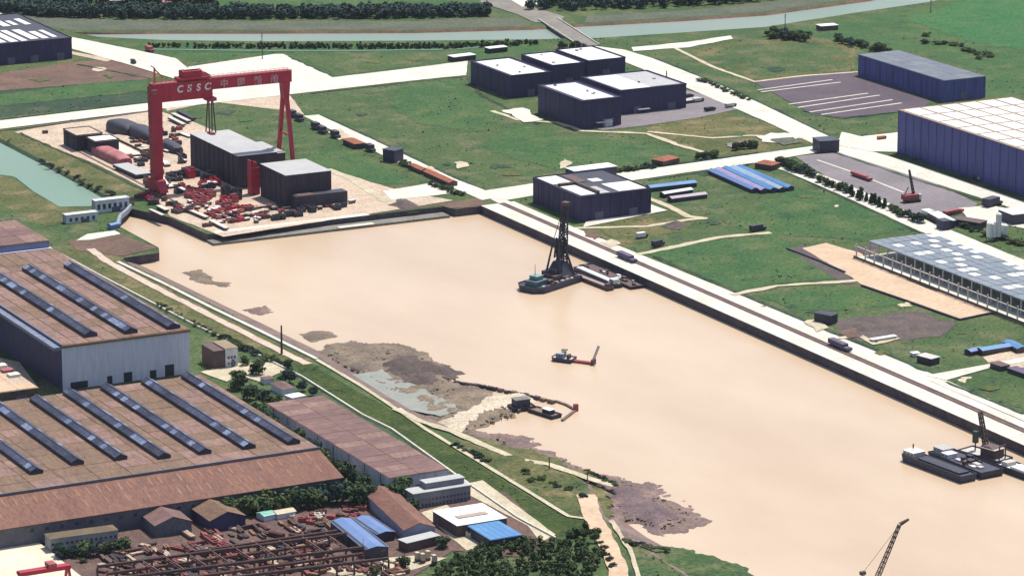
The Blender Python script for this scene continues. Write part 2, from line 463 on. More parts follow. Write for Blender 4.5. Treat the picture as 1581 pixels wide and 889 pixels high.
# ---- fields and soils (sheets a few centimetres apart)
L1, L2, L3, L4 = .05, .26, .47, .68
def field(pts, m, z=L1, wob=3): return sheet('grass_field', pts, z, m, wob=wob)
field([(455, 146), (640, 126), (718, 119), (735, 145), (830, 192), (880, 206), (950, 216), (1010, 215), (1085, 240), (960, 258), (820, 276), (742, 290), (600, 225), (480, 176)], G_MID)
field([(620, 127), (700, 120), (730, 143), (780, 175), (740, 205), (640, 190), (600, 160)], G_LUSH, L2, 9)
field([(780, 195), (900, 212), (1000, 222), (1060, 240), (960, 256), (860, 262), (790, 245), (740, 225)], G_LUSH, L2, 9)
field([(-40, 150), (0, 140), (232, 122), (234, 157), (0, 182), (-40, 186)], G_DARK)
field([(-40, 152), (0, 146), (150, 128), (232, 124), (232, 140), (90, 155), (-40, 168)], G_LUSH, L2, 6)
sheet('bare_field', [(-40, 122), (0, 113), (110, 96), (180, 90), (222, 99), (245, 116), (232, 122), (0, 140), (-40, 146)], L1, SOIL, wob=5)
sheet('canal_bank_strip', [(-40, 22), (150, 30), (400, 33), (640, 33), (800, 28), (820, 40), (640, 45), (400, 46), (112, 47), (60, 38), (-40, 40)], L1, BANKS, wob=4)
sheet('canal_bank_strip', [(905, 25), (1050, 17), (1181, 5), (1260, -5), (1330, -4), (1181, 18), (1050, 27), (905, 35)], L1, BANKS, wob=3)
field([(330, -20), (755, -20), (745, 8), (560, 10), (330, 12)], G_LUSH, L1, 3)
field([(160, 67), (400, 67), (700, 66), (830, 64), (860, 75), (735, 95), (610, 107), (500, 121), (440, 82), (330, 95), (270, 86)], G_LUSH)
field([(240, 80), (420, 82), (700, 80), (730, 90), (610, 106), (520, 118), (450, 82)], G_MID, L2, 4)
ribbon('ditch_path', [(236, 77), (400, 79), (560, 79), (700, 77), (760, 72)], 6, L3, mat('ditch_green', lit(128, 164, 142), lit(112, 148, 128), .05))
field([(1230, 45), (1340, 25), (1440, 8), (1700, -60), (1800, 200), (1581, 145), (1522, 150), (1515, 110), (1420, 80), (1330, 78)], G_LUSH)
field([(1400, 30), (1460, 10), (1700, -60), (1800, 100), (1560, 75), (1480, 60)], grass('bright_crop', lit(74, 134, 84), lit(90, 140, 84), lit(108, 140, 92), lit(62, 112, 78)), L2, 14)
field([(975, 84), (1050, 75), (1130, 118), (1240, 170), (1300, 205), (1270, 212), (1180, 170), (1060, 118)], G_MID)
field([(1062, 80), (1130, 66), (1250, 58), (1322, 70), (1318, 108), (1168, 126)], G_DRY)
field([(1070, 92), (1140, 70), (1260, 66), (1310, 82), (1300, 104), (1180, 118)], G_MID, L2, 9)
field([(985, 185), (1050, 170), (1120, 175), (1180, 190), (1258, 208), (1250, 224), (1100, 240), (1010, 214)], G_DRY)
field([(905, 315), (1060, 300), (1225, 292), (1290, 300), (1420, 352), (1340, 372), (1240, 378), (1300, 420), (1180, 445), (1120, 450), (1000, 392), (905, 352)], G_MID)
field([(1000, 392), (1090, 372), (1200, 368), (1260, 395), (1310, 430), (1190, 440), (1130, 452)], G_LUSH, L2, 5)
field([(1230, 290), (1290, 303), (1412, 350), (1330, 370), (1180, 366), (1120, 345)], G_LUSH, L2, 7)
field([(905, 345), (1000, 330), (1090, 330), (1060, 355), (960, 380)], G_DRY, L2, 5)
field([(1140, 455), (1320, 440), (1440, 470), (1581, 500), (1700, 560), (1581, 570), (1445, 575), (1380, 548), (1290, 515)], G_MID)
field([(1160, 455), (1320, 445), (1400, 470), (1290, 480), (1230, 478)], G_LUSH, L2, 5)
field([(1455, 586), (1581, 560), (1700, 590), (1750, 690), (1581, 632)], G_MID)
sheet('spoil_ground', [(1285, 495), (1340, 488), (1420, 480), (1475, 500), (1450, 520), (1390, 525), (1330, 528), (1300, 520)], L2, mat('dark_spoil', lit(104, 92, 94), lit(132, 116, 106), .06, .95, c3=lit(150, 132, 110), fine=.35, bump=.4), wob=5)
field([(255, 172), (330, 158), (440, 160), (470, 182), (600, 260), (640, 288), (560, 290), (510, 262), (440, 215), (300, 195)], G_MID)
field([(460, 245), (520, 230), (600, 258), (640, 286), (560, 282)], G_LUSH, L2, 4)
sheet('canal_embankment', [(-20, 190), (25, 203), (150, 258), (232, 300), (200, 316), (160, 300), (60, 243), (-20, 205)], L1, G_DRY, wob=1.5)
field([(-20, 268), (20, 275), (45, 294), (92, 322), (140, 322), (105, 345), (60, 350), (-20, 320)], G_DRY)
field([(-20, 305), (60, 345), (90, 372), (120, 390), (60, 372), (-20, 330)], G_MID, L2)

# ---- basin shore: mud, sandbars, silt pond
mound('mud_flat', [(498, 552), (505, 532), (555, 528), (625, 533), (680, 560), (710, 595), (745, 600), (800, 640), (720, 668), (640, 640), (560, 590)], WL, WL, 2.3, MUDG, 2.2, 9, 1.3)
mound('mud_bank', [(580, 560), (640, 548), (688, 572), (672, 596), (630, 592)], -4, -4.8, 4.0, mat('dark_mud', lit(122, 104, 96), lit(98, 86, 84), .07, .9, fine=.4, bump=.6), 2.2, 12, 1.1)
sheet('silt_pond', [(535, 578), (590, 570), (625, 590), (660, 606), (700, 622), (706, 634), (680, 643), (625, 632), (585, 610)], WL + 2.5, mat('silt_water', (.2, .21, .175), (.25, .245, .2), .05, .4, fine=.1, spec=.2), wob=6, zref=WL + 2.2)
mound('sand_spit', [(668, 655), (690, 641), (750, 616), (812, 600), (830, 618), (760, 645), (715, 668)], WL, WL, 2.9, mat('pale_sand', (.50, .43, .32), (.40, .33, .25), .06, .95, fine=.3), 2.5, 8, .9)
mound('mud_flat', [(700, 660), (800, 676), (860, 703), (910, 728), (965, 740), (1005, 752), (1035, 772), (1075, 788), (1090, 806), (1062, 820), (1020, 823), (985, 806), (955, 818), (900, 800), (850, 745), (780, 712)], WL, WL, 2.2, MUD, 2.2, 10, 1.5)
mound('mud_bank', [(930, 748), (990, 755), (1030, 775), (1060, 800), (1010, 815), (960, 790)], -5, -5.3, 1.8, mat('purple_mud', lit(150, 124, 124), lit(126, 106, 110), .06, .9, c3=lit(164, 138, 132), fine=.3, bump=.7), 2.2, 9, 1.3)
mound('river_bank', [(945, 835), (985, 838), (1040, 846), (1100, 860), (1145, 876), (1185, 900), (1200, 1000), (960, 1000), (940, 900)], WL, WL, 5.2, G_MID, 5, 16, .6)
mound('sandbar', [(282, 420), (310, 417), (330, 434), (360, 436), (348, 444), (302, 437)], WL, WL, 1.1, MUDG, 1.5, 5, .8)
mound('sandbar', [(372, 478), (410, 472), (426, 482), (402, 488)], WL, WL, .9, MUD, 1.5, 5, .8)
mound('sandbar', [(462, 516), (500, 511), (518, 518), (482, 528)], WL, WL, 1.1, MUDG, 1.5, 5, .8)
mound('shore_bank', [(690, 667), (790, 694), (850, 714), (900, 735), (915, 770), (925, 800), (880, 800), (800, 748), (700, 695)], 0, -.6, 1.6, G_DRY, 3, 12, .9)

# ---- roads, yards, paths
sheet('road', [(-30, 18), (0, 21), (110, 58), (272, 91), (330, 140), (300, 132), (200, 101), (110, 76), (0, 36), (-30, 30)], L3, WHITE, wob=.6)
sheet('road', [(-60, 198), (0, 187), (230, 160), (410, 136), (500, 122), (620, 108), (722, 95), (720, 117), (640, 125), (480, 143), (250, 169), (0, 200), (-60, 210)], L3, WHITE, wob=.5)
sheet('storage_pad', [(290, 104), (425, 84), (437, 84), (526, 123), (455, 134), (330, 146)], L2, WHITE)
sheet('yard', [(235, 150), (330, 145), (440, 138), (470, 178), (430, 170), (330, 158), (258, 172)], L2, CONC, wob=1)
sheet('road', [(468, 180), (492, 178), (600, 228), (700, 276), (752, 296), (790, 300), (745, 310), (700, 291), (590, 240)], L3, WHITE, wob=.5)
sheet('road', [(742, 296), (830, 283), (1000, 262), (1180, 237), (1258, 226), (1262, 236), (1180, 250), (1000, 276), (900, 290), (780, 310), (752, 306)], L3, WHITE, wob=.5)
sheet('road', [(918, 72), (965, 78), (1010, 92), (1126, 138), (1302, 222), (1400, 250), (1581, 312), (1700, 352), (1700, 368), (1581, 328), (1400, 270), (1262, 226), (1181, 188), (1050, 132), (935, 84)], L3, WHITE, wob=.6)
sheet('road', [(1170, 240), (1200, 246), (1300, 282), (1440, 345), (1581, 402), (1581, 416), (1420, 358), (1290, 298), (1210, 264), (1160, 252)], L3, WHITE, wob=.6)
sheet('road', [(1300, 205), (1330, 212), (1400, 204), (1402, 236), (1345, 235), (1290, 225)], L4, WHITE, wob=.6)
sheet('service_road', [(750, 304), (775, 306), (822, 328), (888, 352), (1000, 398), (1140, 455), (1300, 522), (1440, 578), (1581, 640), (1700, 690), (1700, 710), (1581, 650), (1440, 590), (1300, 535), (1140, 466), (1000, 405), (800, 330)], L2, WHITE, wob=.3)
ys = (P(1760, 760).y, QYN - 12)
def strip(name, x0, x1, z, m): o = MB().box(x0, x1, ys[0], ys[1], z - .4, z).build(name, m); o['kind'] = 'structure'; return o
APW = 17.0
ap = thing('quay_apron', None, None, (0, 0, 0)); ap['kind'] = 'structure'
L = 20; yy = ys[0]; first = None
while yy < ys[1] - 2:                                        # cast slabs with open joints
    e = min(yy + L, ys[1])
    if first is None or e - yy < L - .1:
        me = MB().box(0, APW, .15, e - yy, -.5, 0).mesh('slab', WHITE); first = first or me
    else: me = first
    put('slab', me, ap, (QX + .1, yy, .5 + random.uniform(-.02, .03))); yy = e
MB().box(QX - .35, QX + .1, ys[0], ys[1], -.8, .75).build('coping', QWALL, ap)
strip('crane_rail_bed', QX + APW + .2, QX + APW + 6.6, .54, RAILM)
for k_ in (1.4, 4.8): strip('crane_rail', QX + APW + k_, QX + APW + k_ + .45, .75, STEEL)
strip('quay_road', QX + APW + 6.8, QX + APW + 16, .6, WHITE)
# north quay: ledge at the water, apron strip above
lx0, lx1 = P(337, 380, -4.3).x, P(691, 331, -4.3).x
o = MB().box(lx0, lx1, QYN - 15, QYN - 1, -7.5, -4.3).build('quay_ledge', QLEDGE); o['kind'] = 'structure'
o = MB().box(P(510, 346, -4.3).x, P(565, 340, -4.3).x, QYN - 15.2, QYN - 9, -4.2, -3.8).build('ledge_slab', WHITE); o['kind'] = 'structure'
nq = thing('quay_apron', None, None); nq['kind'] = 'structure'
xa, xb = P(345, 366).x, P(566, 330).x; k = 14
for i in range(k):
    w = (xb - xa) / k
    put('slab', MB().box(0, w - .15, 0, 8, -.5, .0).mesh('slab', WHITE), nq, (xa + i * w, QYN + .2, .35 + random.uniform(-.02, .03)))
sheet('quay_shoulder', [(560, 333), (640, 322), (690, 314), (738, 306), (752, 316), (735, 320), (696, 322), (680, 318)], L2, SOIL)
# gantry crane yard
sheet('shipyard_ground', [(22, 204), (236, 170), (292, 186), (470, 262), (530, 268), (600, 290), (640, 300), (700, 310), (563, 332), (345, 366), (262, 334), (232, 296), (150, 255)], L2, CONC, wob=1)
sheet('hardstanding', [(590, 296), (668, 283), (712, 298), (640, 306), (605, 310)], L3, WHITE, wob=1)
ribbon('dirt_path', [(505, 262), (540, 275), (570, 296), (598, 312)], 8, L3, DIRT, wob=2)
ribbon('rail_strip', [(20, 200), (140, 186), (228, 173)], 3, L4, RAILM)
sheet('yard', [(-20, 44), (60, 62), (110, 80), (175, 92), (165, 96), (108, 84), (0, 60), (-20, 55)], L2, CONC)
# paths in the meadows
ribbon('dirt_path', [(760, 172), (800, 186), (860, 190), (900, 203), (1000, 207), (1045, 224), (1105, 241)], 6, L3, DIRT, wob=2.5)
ribbon('dirt_path', [(1000, 204), (1100, 214), (1160, 210), (1240, 214)], 5, L3, DIRT, wob=2)
ribbon('dirt_path', [(1040, 74), (1100, 104), (1165, 127), (1240, 118), (1325, 112)], 5, L3, DIRT, wob=1)
sheet('gravel_strip', [(975, 74), (1060, 66), (1128, 56), (1132, 61), (1062, 74), (978, 80)], L3, WHITE, wob=2)
ribbon('dirt_path', [(888, 353), (930, 352), (1000, 350), (1060, 340), (1090, 338)], 6, L3, DIRT, wob=2)
ribbon('dirt_path', [(998, 306), (1030, 318), (1062, 335), (1092, 338)], 7, L3, DIRT, wob=1.5)
sheet('pavement', [(905, 343), (985, 326), (1000, 315), (1030, 326), (1000, 332), (930, 346), (900, 352)], L4, WHITE, wob=.5)
ribbon('dirt_path', [(978, 395), (1040, 382), (1110, 367), (1190, 360)], 7, L3, DIRT, wob=2)
ribbon('dirt_path', [(1130, 456), (1200, 442), (1320, 434), (1340, 430)], 7, L3, DIRT, wob=3)
ribbon('dirt_path', [(1290, 523), (1330, 520), (1350, 532), (1385, 522)], 6, L4, DIRT, wob=2)
sheet('road', [(1430, 580), (1520, 564), (1600, 548), (1700, 560), (1700, 575), (1600, 556), (1530, 568), (1460, 588)], L3, WHITE, wob=.6)
sheet('yard', [(1518, 552), (1600, 530), (1700, 545), (1660, 575), (1530, 564)], L2, CONC, wob=1)
# hardstandings on the east side
sheet('hardstanding', [(1165, 128), (1310, 110), (1330, 118), (1440, 156), (1420, 170), (1300, 182), (1255, 178)], L2, PURP, wob=1)
for a, b in (((1170, 140), (1285, 124)), ((1175, 143), (1298, 128)), ((1218, 162), (1340, 145)), ((1232, 167), (1358, 148)), ((1250, 174), (1378, 155)), ((1268, 178), (1392, 160))):
    ribbon('pale_track', [a, b], 2.6, L3, WHITE)
sheet('grey_lot', [(1228, 242), (1300, 235), (1350, 240), (1410, 268), (1510, 315), (1490, 330), (1430, 338), (1290, 285)], L2, GREY, wob=1.5)
ribbon('pale_track', [(1262, 248), (1320, 268), (1395, 298)], 2.2, L3, WHITE, wob=.5)
sheet('yard', [(1480, 322), (1530, 318), (1700, 352), (1700, 372), (1560, 350), (1500, 345)], L3, WHITE, wob=1)
sheet('parking_lot', [(990, 160), (1060, 140), (1100, 150), (1145, 168), (1080, 182), (990, 195), (930, 202), (905, 195)], L2, GREY, wob=1)
# sand pit and foundation ground
sheet('sand_pit', [(1238, 384), (1275, 376), (1330, 392), (1345, 410), (1430, 445), (1536, 482), (1482, 493), (1330, 440), (1310, 426)], L3, SAND, wob=1)
sheet('foundation_soil', [(1215, 384), (1240, 378), (1310, 425), (1320, 438), (1305, 440)], L2, mat('wet_soil', lit(120, 104, 100), lit(100, 92, 92), .06, .9, fine=.3))
# west bank: sandy road, shore track, levee
sheet('levee', [(440, 545), (470, 556), (540, 597), (640, 653), (700, 693), (760, 731), (850, 786), (905, 803), (890, 825), (858, 828), (800, 797), (700, 728), (605, 660), (560, 638), (468, 580)], L1, G_LEVEE, wob=.5)
ribbon('sandy_road', [(140, 385), (165, 404), (228, 438), (400, 526), (475, 563)], 7, L3, mat('pinkish_sand', (.48, .38, .3), (.40, .31, .25), .05, .95, fine=.2), wob=1.5)
sheet('bank_ground', [(75, 372), (150, 372), (190, 402), (330, 473), (494, 556), (440, 560), (300, 500), (160, 430), (90, 392)], L1, G_DRY, wob=1)
sheet('wharf_ground', [(105, 372), (150, 364), (185, 362), (243, 383), (190, 396), (150, 392), (120, 388)], L2, SOIL, wob=1)
sheet('pavement', [(118, 372), (135, 362), (178, 357), (186, 362), (140, 371)], L3, WHITE, wob=.5)
ribbon('levee_path', [(489, 556), (560, 598), (628, 643), (658, 664), (728, 706), (800, 750), (878, 798), (909, 802)], 3.2, L4, DIRT, wob=.5)
ribbon('shore_track', [(612, 632), (650, 652), (699, 667), (797, 710), (848, 718), (906, 739), (947, 752)], 6, .9, DIRT, wob=2)
ribbon('dirt_road', [(905, 765), (914, 796), (937, 841), (955, 880), (962, 960)], 12, .9, SAND, wob=2)
ribbon('dirt_road', [(944, 805), (975, 855), (985, 890), (985, 960)], 3, .9, DIRT, wob=1)
# works yard at the bottom left
sheet('road', [(-60, 760), (0, 792), (60, 838), (125, 890), (180, 960), (60, 960), (-60, 850)], L3, mat('warm_concrete', (.6, .53, .4), (.5, .43, .32), .03, .85, fine=.1), wob=.5)
sheet('works_yard', [(60, 830), (240, 800), (420, 785), (560, 770), (700, 762), (780, 760), (858, 832), (800, 860), (700, 850), (640, 889), (640, 960), (180, 960)], L2, mat('yard_brown', lit(142, 112, 100), lit(116, 92, 88), .06, .95, c3=lit(186, 152, 128), fine=.35), wob=1)
sheet('pavement', [(650, 792), (690, 780), (770, 845), (720, 850)], L3, DIRT, wob=.5)
sheet('pavement', [(700, 752), (745, 742), (858, 826), (835, 838), (815, 812)], L3, DIRT, wob=.5)
sheet('pavement', [(490, 880), (550, 866), (640, 858), (690, 862), (640, 880), (560, 895)], L3, DIRT, wob=1)
sheet('pavement', [(310, 575), (360, 562), (430, 560), (445, 572), (400, 590), (370, 580), (350, 590)], L3, DIRT, wob=1)
sheet('yard', [(-60, 540), (30, 560), (60, 600), (20, 610), (-60, 605)], L3, CONC)

# bridge approach and town road at the top
sheet('road', [(760, -10), (800, 6), (850, 20), (872, 27), (866, 34), (826, 36), (800, 24), (740, 4)], L3, ASPH, wob=1)
sheet('road', [(764, -14), (800, -6), (880, -2), (830, 8), (806, 12)], L4, WHITE, wob=1)

brnd = random.Random(5)
for cx, cy, r0 in ((930, 365, 9), (960, 372, 7), (1035, 352, 8), (1100, 345, 6), (1180, 470, 8), (1260, 482, 9), (1360, 545, 6), (1490, 585, 9), (1530, 600, 7), (1200, 214, 9), (1215, 220, 8), (1140, 208, 7), (880, 238, 9), (835, 178, 6), (815, 182, 5),
                   (560, 178, 6), (350, 175, 9), (380, 186, 7), (300, 182, 6), (770, 258, 9), (790, 270, 7), (690, 255, 5), (1085, 270, 8), (1240, 305, 6), (1290, 320, 5), (1480, 515, 9), (1400, 470, 8), (1150, 100, 8), (1200, 108, 7), (1290, 92, 8), (150, 108, 8), (60, 125, 8), (170, 118, 6), (640, 92, 5), (575, 96, 6)):
    n_ = 9; pts_ = [(cx + r0 * 1.9 * brnd.uniform(.5, 1.15) * math.cos(6.283 * i / n_), cy + r0 * .55 * brnd.uniform(.5, 1.15) * math.sin(6.283 * i / n_)) for i in range(n_)]
    sheet('bare_patch', pts_, L3 if r0 < 8 else L2, brnd.choice([DIRT, G_DRY, G_DRY, G_DARK, G_LUSH]), wob=7)

for pts_, m_ in (([(1168, 212), (1190, 207), (1232, 208), (1238, 214), (1205, 222), (1178, 220)], WHITE), ([(1190, 216), (1225, 213), (1240, 222), (1210, 226)], BANKS), ([(1120, 222), (1150, 219), (1162, 226), (1130, 229)], GREY), ([(860, 250), (876, 246), (884, 256), (868, 262)], DIRT),
                 ([(775, 172), (805, 168), (840, 186), (812, 190)], WHITE), ([(700, 252), (718, 250), (724, 258), (706, 262)], DIRT), ([(648, 262), (664, 258), (676, 268), (660, 272)], CONC), ([(505, 205), (525, 200), (540, 214), (522, 218)], CONC),
                 ([(928, 376), (948, 370), (958, 378), (938, 384)], DIRT), ([(905, 360), (925, 356), (935, 368), (915, 372)], SOIL), ([(1296, 512), (1320, 508), (1332, 520), (1306, 524)], SOIL), ([(1245, 500), (1262, 494), (1282, 508), (1262, 514)], DIRT)):
    sheet('rubble_ground', pts_, L4, m_, wob=6)

# ================================================================== buildings
def hall(name, label, A, B, C, base_y=None, h=None, wall=WALL_D, roof=ROOF_W, inset=0, par=1.0, cat='building', group=None, vents=0, rng=None):
    """flat-roofed hall from its roof corners A (back left), B (front), C (front right)"""
    if h is None: h = height_at(B[0], B[1], base_y)
    a, b, c = P(*A, h), P(*B, h), P(*C, h)
    lx, ly = c.x - b.x, a.y - b.y
    t = thing(name, label, cat, (b.x, b.y, 0), 0, group)
    MB().box(0, lx, 0, ly, 0, h - .3).build('wall', wall, t)
    rf = MB().box(-.4, lx + .4, -.4, ly + .4, h - .3, h).build('roof', wall if inset else roof, t)
    if inset:
        MB().box(inset, lx - inset, inset, ly - inset, h, h + .25).build('roof_deck', roof, rf)
    if par:
        m = MB()
        for x0, x1, y0, y1 in ((-.4, lx + .4, -.4, .1), (-.4, lx + .4, ly - .1, ly + .4), (-.4, .1, .1, ly - .1), (lx - .1, lx + .4, .1, ly - .1)):
            m.box(x0, x1, y0, y1, h, h + par)
        m.build('parapet', wall, rf)
    r = random.Random(label)
    dm = mat('shutter_grey', (.13, .12, .16), (.1, .09, .13), .3, .7, fine=.2)
    nd = max(1, int(lx / 26)); dh = min(h * .4, 7)
    for i in range(nd):
        x = lx * (i + .5) / nd + r.uniform(-4, 4); w = min(lx * .12, 4)
        MB().box(x - w, x + w, -.45, .02, .1, dh).build('door', dm, t)
    for i in range(max(2, int(ly / 24))):
        y = ly * (i + .5) / max(2, int(ly / 24))
        MB().tube((-.35, y, .3), (-.35, y, h - .5), .25, n=6).build('downpipe', dm, t)
    for i in range(vents):
        x, y = r.uniform(.12, .88) * lx, r.uniform(.12, .88) * ly; w = r.uniform(1.2, 2.6)
        MB().box(x, x + w, y, y + w * 1.4, h + .3, h + r.uniform(1.2, 2)).build('roof_vent', r.choice([STEELL, ROOF_G, STEEL]), rf)
    return t, lx, ly, h
def door(t, x0, x1, z1, lx=None, y=-.08, m=None, name='door'):
    return MB().box(x0, x1, y, .05, .05, z1).build(name, m or DARK, t)
def side_bands(t, lx, ly, h, m, zs):
    for z in zs: MB().box(-.07, .02, .3, ly - .3, z, z + 1.0).build('window_band', m, t)
def ribs(t, lx, ly, h, m, step=9):
    """vertical cladding posts on the two seen faces"""
    me = MB().box(-.25, .25, -.3, .02, 0, h - .4).mesh('cladding_post', m)
    n = max(2, int(lx / step))
    for i in range(n + 1): put('cladding_post', me, t, (i * lx / n, 0, 0))
    me = MB().box(-.3, .02, -.25, .25, 0, h - .4).mesh('cladding_post', m)
    n = max(2, int(ly / step))
    for i in range(1, n + 1): put('cladding_post', me, t, (0, i * ly / n, 0))
def shed(name, label, p, q, width, h, wall, roof, cat='shed', style='gable', rise=None, group=None, over=.5, windows=0, z=0, winmat=None):
    """small building from the two ends of its ground centre line"""
    a, b = P(*p), P(*q); d = b - a; L = d.length; mid = (a + b) / 2
    t = thing(name, label, cat, (mid.x, mid.y, z), math.atan2(d.y, d.x), group)
    hl, hw = L / 2, width / 2; rise = width * .18 if rise is None else rise
    if style == 'gable':
        MB().box(-hl, hl, -hw, hw, 0, h).gable(-hl, hl, -hw, hw, h, h + rise * .96, 'x').build('wall', wall, t)
        m = MB()
        for s in (-1, 1):
            m.add([(-hl - over, s * (hw + over), h - .15), (hl + over, s * (hw + over), h - .15), (hl + over, 0, h + rise + .12), (-hl - over, 0, h + rise + .12),
                   (-hl - over, s * (hw + over), h - .45), (hl + over, s * (hw + over), h - .45), (hl + over, 0, h + rise - .15), (-hl - over, 0, h + rise - .15)],
                  [(0, 1, 2, 3), (7, 6, 5, 4), (0, 4, 5, 1), (1, 5, 6, 2), (3, 2, 6, 7), (0, 3, 7, 4)])
        m.build('roof', roof, t)
    elif style == 'hip':
        MB().box(-hl, hl, -hw, hw, 0, h).build('wall', wall, t)
        o = over; k = min(hw, hl * .6)
        MB().add([(-hl - o, -hw - o, h), (hl + o, -hw - o, h), (hl + o, hw + o, h), (-hl - o, hw + o, h), (-hl + k, 0, h + rise), (hl - k, 0, h + rise)],
                 [(3, 2, 1, 0), (0, 1, 5, 4), (1, 2, 5), (2, 3, 4, 5), (3, 0, 4)]).build('roof', roof, t)
    elif style == 'arch':
        MB().box(-hl, hl, -hw, hw, 0, h).build('wall', wall, t)
        n = 8; pr = [(-math.cos(math.pi * i / n) * (hw + over), math.sin(math.pi * i / n) * rise + h) for i in range(n + 1)]
        vs = [(-hl - over, y, zz) for y, zz in pr] + [(hl + over, y, zz) for y, zz in pr]
        MB().add(vs, [(i, i + 1, n + 2 + i, n + 1 + i) for i in range(n)] + [tuple(range(n, -1, -1)), tuple(range(n + 1, 2 * n + 2))]).build('roof', roof, t)
    else:
        MB().box(-hl, hl, -hw, hw, 0, h).build('wall', wall, t)
        rf = MB().box(-hl - over, hl + over, -hw - over, hw + over, h, h + .4).build('roof', roof, t)
    if windows:
        me = MB().box(-.7, .7, -.06, .06, 0, 1.5).mesh('window', winmat or GLASS)
        fl = max(1, int(h / 3.4))
        for s in (-1, 1):
            for k in range(fl):
                for i in range(windows):
                    put('window', me, t, (-hl + L * (i + .5) / windows, s * (hw + .02), 1.0 + k * 3.3))
    return t, L

# ---- rolling mill, upper hall (brown roof, three long roof lights)
def roof_panels(t, rf, x0, x1, y0, y1, z, mats, nx, ny, gap=.5, seed=1):
    r = random.Random(seed)
    w, d = (x1 - x0) / nx, (y1 - y0) / ny
    ms = [MB().box(gap / 2, w - gap / 2, gap / 2, d - gap / 2, 0, .28).mesh('roof_panel', m) for m in mats]
    for i in range(nx):
        for j in range(ny):
            put('roof_panel', r.choice(ms), rf, (x0 + i * w, y0 + j * d, z + r.uniform(0, .12)))
def monitor(t, x0, x1, y0, y1, z, hgt=2.6):
    hgt *= 1.35
    """long raised roof light: kerb frame with two glazed slopes"""
    fr = MB().box(x0, x1, y0, y1, z, z + hgt * .55).build('roof_light', STEEL, t)
    xm = (x0 + x1) / 2; zb = z + hgt * .55
    n = max(4, int((y1 - y0) / 7))
    wp = (y1 - y0) / n
    for s in (0, 1):
        xa = x0 if s == 0 else x1
        me = MB().add([(xa, .15, zb + .02), (xm, .15, zb + hgt * .45), (xm, wp - .15, zb + hgt * .45), (xa, wp - .15, zb + .02)], [(0, 1, 2, 3) if s else (3, 2, 1, 0)]).mesh('pane', GLAZ)
        me2 = me.copy(); me2.materials.clear(); me2.materials.append(GLAZ2)
        for i in range(n): put('pane', me2 if random.random() < .16 else me, fr, (0, y0 + i * wp, 0))
    MB().gable(x0 + .3, x1 - .3, y0 + .1, y1 - .1, zb - .1, zb + hgt * .45 - .25).box(xm - .35, xm + .35, y0, y1, zb + hgt * .45 - .1, zb + hgt * .45 + .25).build('glazing_bar', STEEL, fr)

h1 = 33.0
b, c = P(95, 533, h1), P(305, 515, h1)
back = P(76, 384, h1).y
t = thing('mill_hall', 'brown roofed factory hall with three long dark roof lights and grey front wall', 'factory', (b.x, b.y, 0))
lx, ly = c.x - b.x, back - b.y
xl = -90
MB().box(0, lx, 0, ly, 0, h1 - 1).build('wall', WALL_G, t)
MB().box(-.5, -.05, .2, ly, 0, h1 - 3.6).build('side_wall', WALL_D, t)  # dark sheet over the left face, its shade put into the colour
rf = MB().box(-.5, lx + .6, -.6, ly, h1 - 1, h1 - .45).build('roof', ROOF_B2, t)
roof_panels(t, rf, 0, lx, 0, ly, h1 - .45, [ROOF_B, ROOF_B2, ROOF_B], 9, 14, .45, 3)
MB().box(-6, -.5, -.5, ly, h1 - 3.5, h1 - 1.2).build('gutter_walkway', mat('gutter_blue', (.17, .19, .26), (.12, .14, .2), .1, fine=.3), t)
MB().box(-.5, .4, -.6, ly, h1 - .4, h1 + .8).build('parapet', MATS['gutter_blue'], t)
for xa, ya, xb, yb in ((-28, 405, 132, 519), (46, 414, 200, 513), (110, 409, 266, 506)):
    p, q = P(xa, ya, h1 + 1), P(xb, yb, h1 + 1); xc = (p.x + q.x) / 2 - b.x
    monitor(t, xc - 4.8, xc + 4.8, q.y - b.y, min(p.y - b.y, ly - 4), h1 - .1, 3.4)
for fx, w, hh in ((.06, 13, 5), (.345, 4, 6), (.475, 6.5, 7), (.68, 5, 6), (.80, 7, 8.5)):
    door(t, fx * lx, fx * lx + w, hh)
MB().box(-.5, lx + .6, -1.1, -.6, h1 - 2, h1 - .6).build('fascia', ROOF_B2, t)

t_, lx_, ly_, h_ = hall('ore_store', 'low peach roofed store at the left edge beside the mill wall', (-190, 575), (-120, 622), (64, 602), h=7, wall=STEELB, roof=CONC, par=0, cat='store')
rf_ = [o for o in t_.children if o.name.startswith('roof')][0]
roof_panels(t_, rf_, 0, lx_, 0, ly_, h_, [SAND, CONC, SAND], 6, 6, .3, 6)
for i in range(4): MB().box(lx_ - 9, lx_ - 1, ly_ * (.35 + .15 * i), ly_ * (.35 + .15 * i) + 7, h_ + .5, h_ + 2.2).build('roof_hatch', PINK if i % 2 else ROOF_W, rf_)
# ---- hall behind it at the left edge
h0 = h1 + 4
p1 = P(76, 371, h0); p0 = P(52, 343, h0)
t = thing('mill_annex', 'mauve brown roofed hall with blue grey gable strip at the left edge', 'factory', (p1.x - 150, p1.y, 0))
lx0, ly0 = 150, P(40, 338, h0).y - p1.y
MB().box(0, lx0, 0, ly0, 0, h0 - .6).build('wall', mat('slate_blue_cladding', (.2, .24, .38), (.16, .2, .32), .05, .7), t)
rf = MB().box(-.5, lx0 + .6, -.5, ly0 + .5, h0 - .6, h0 - .2).build('roof', ROOF_B2, t)
roof_panels(t, rf, 0, lx0, 0, ly0, h0 - .2, [ROOF_M, ROOF_B], 8, 3, .4, 5)
MB().box(0, lx0, -3, -.6, h0 - 7, h0 - 5.5).build('canopy', WALL_G, t)

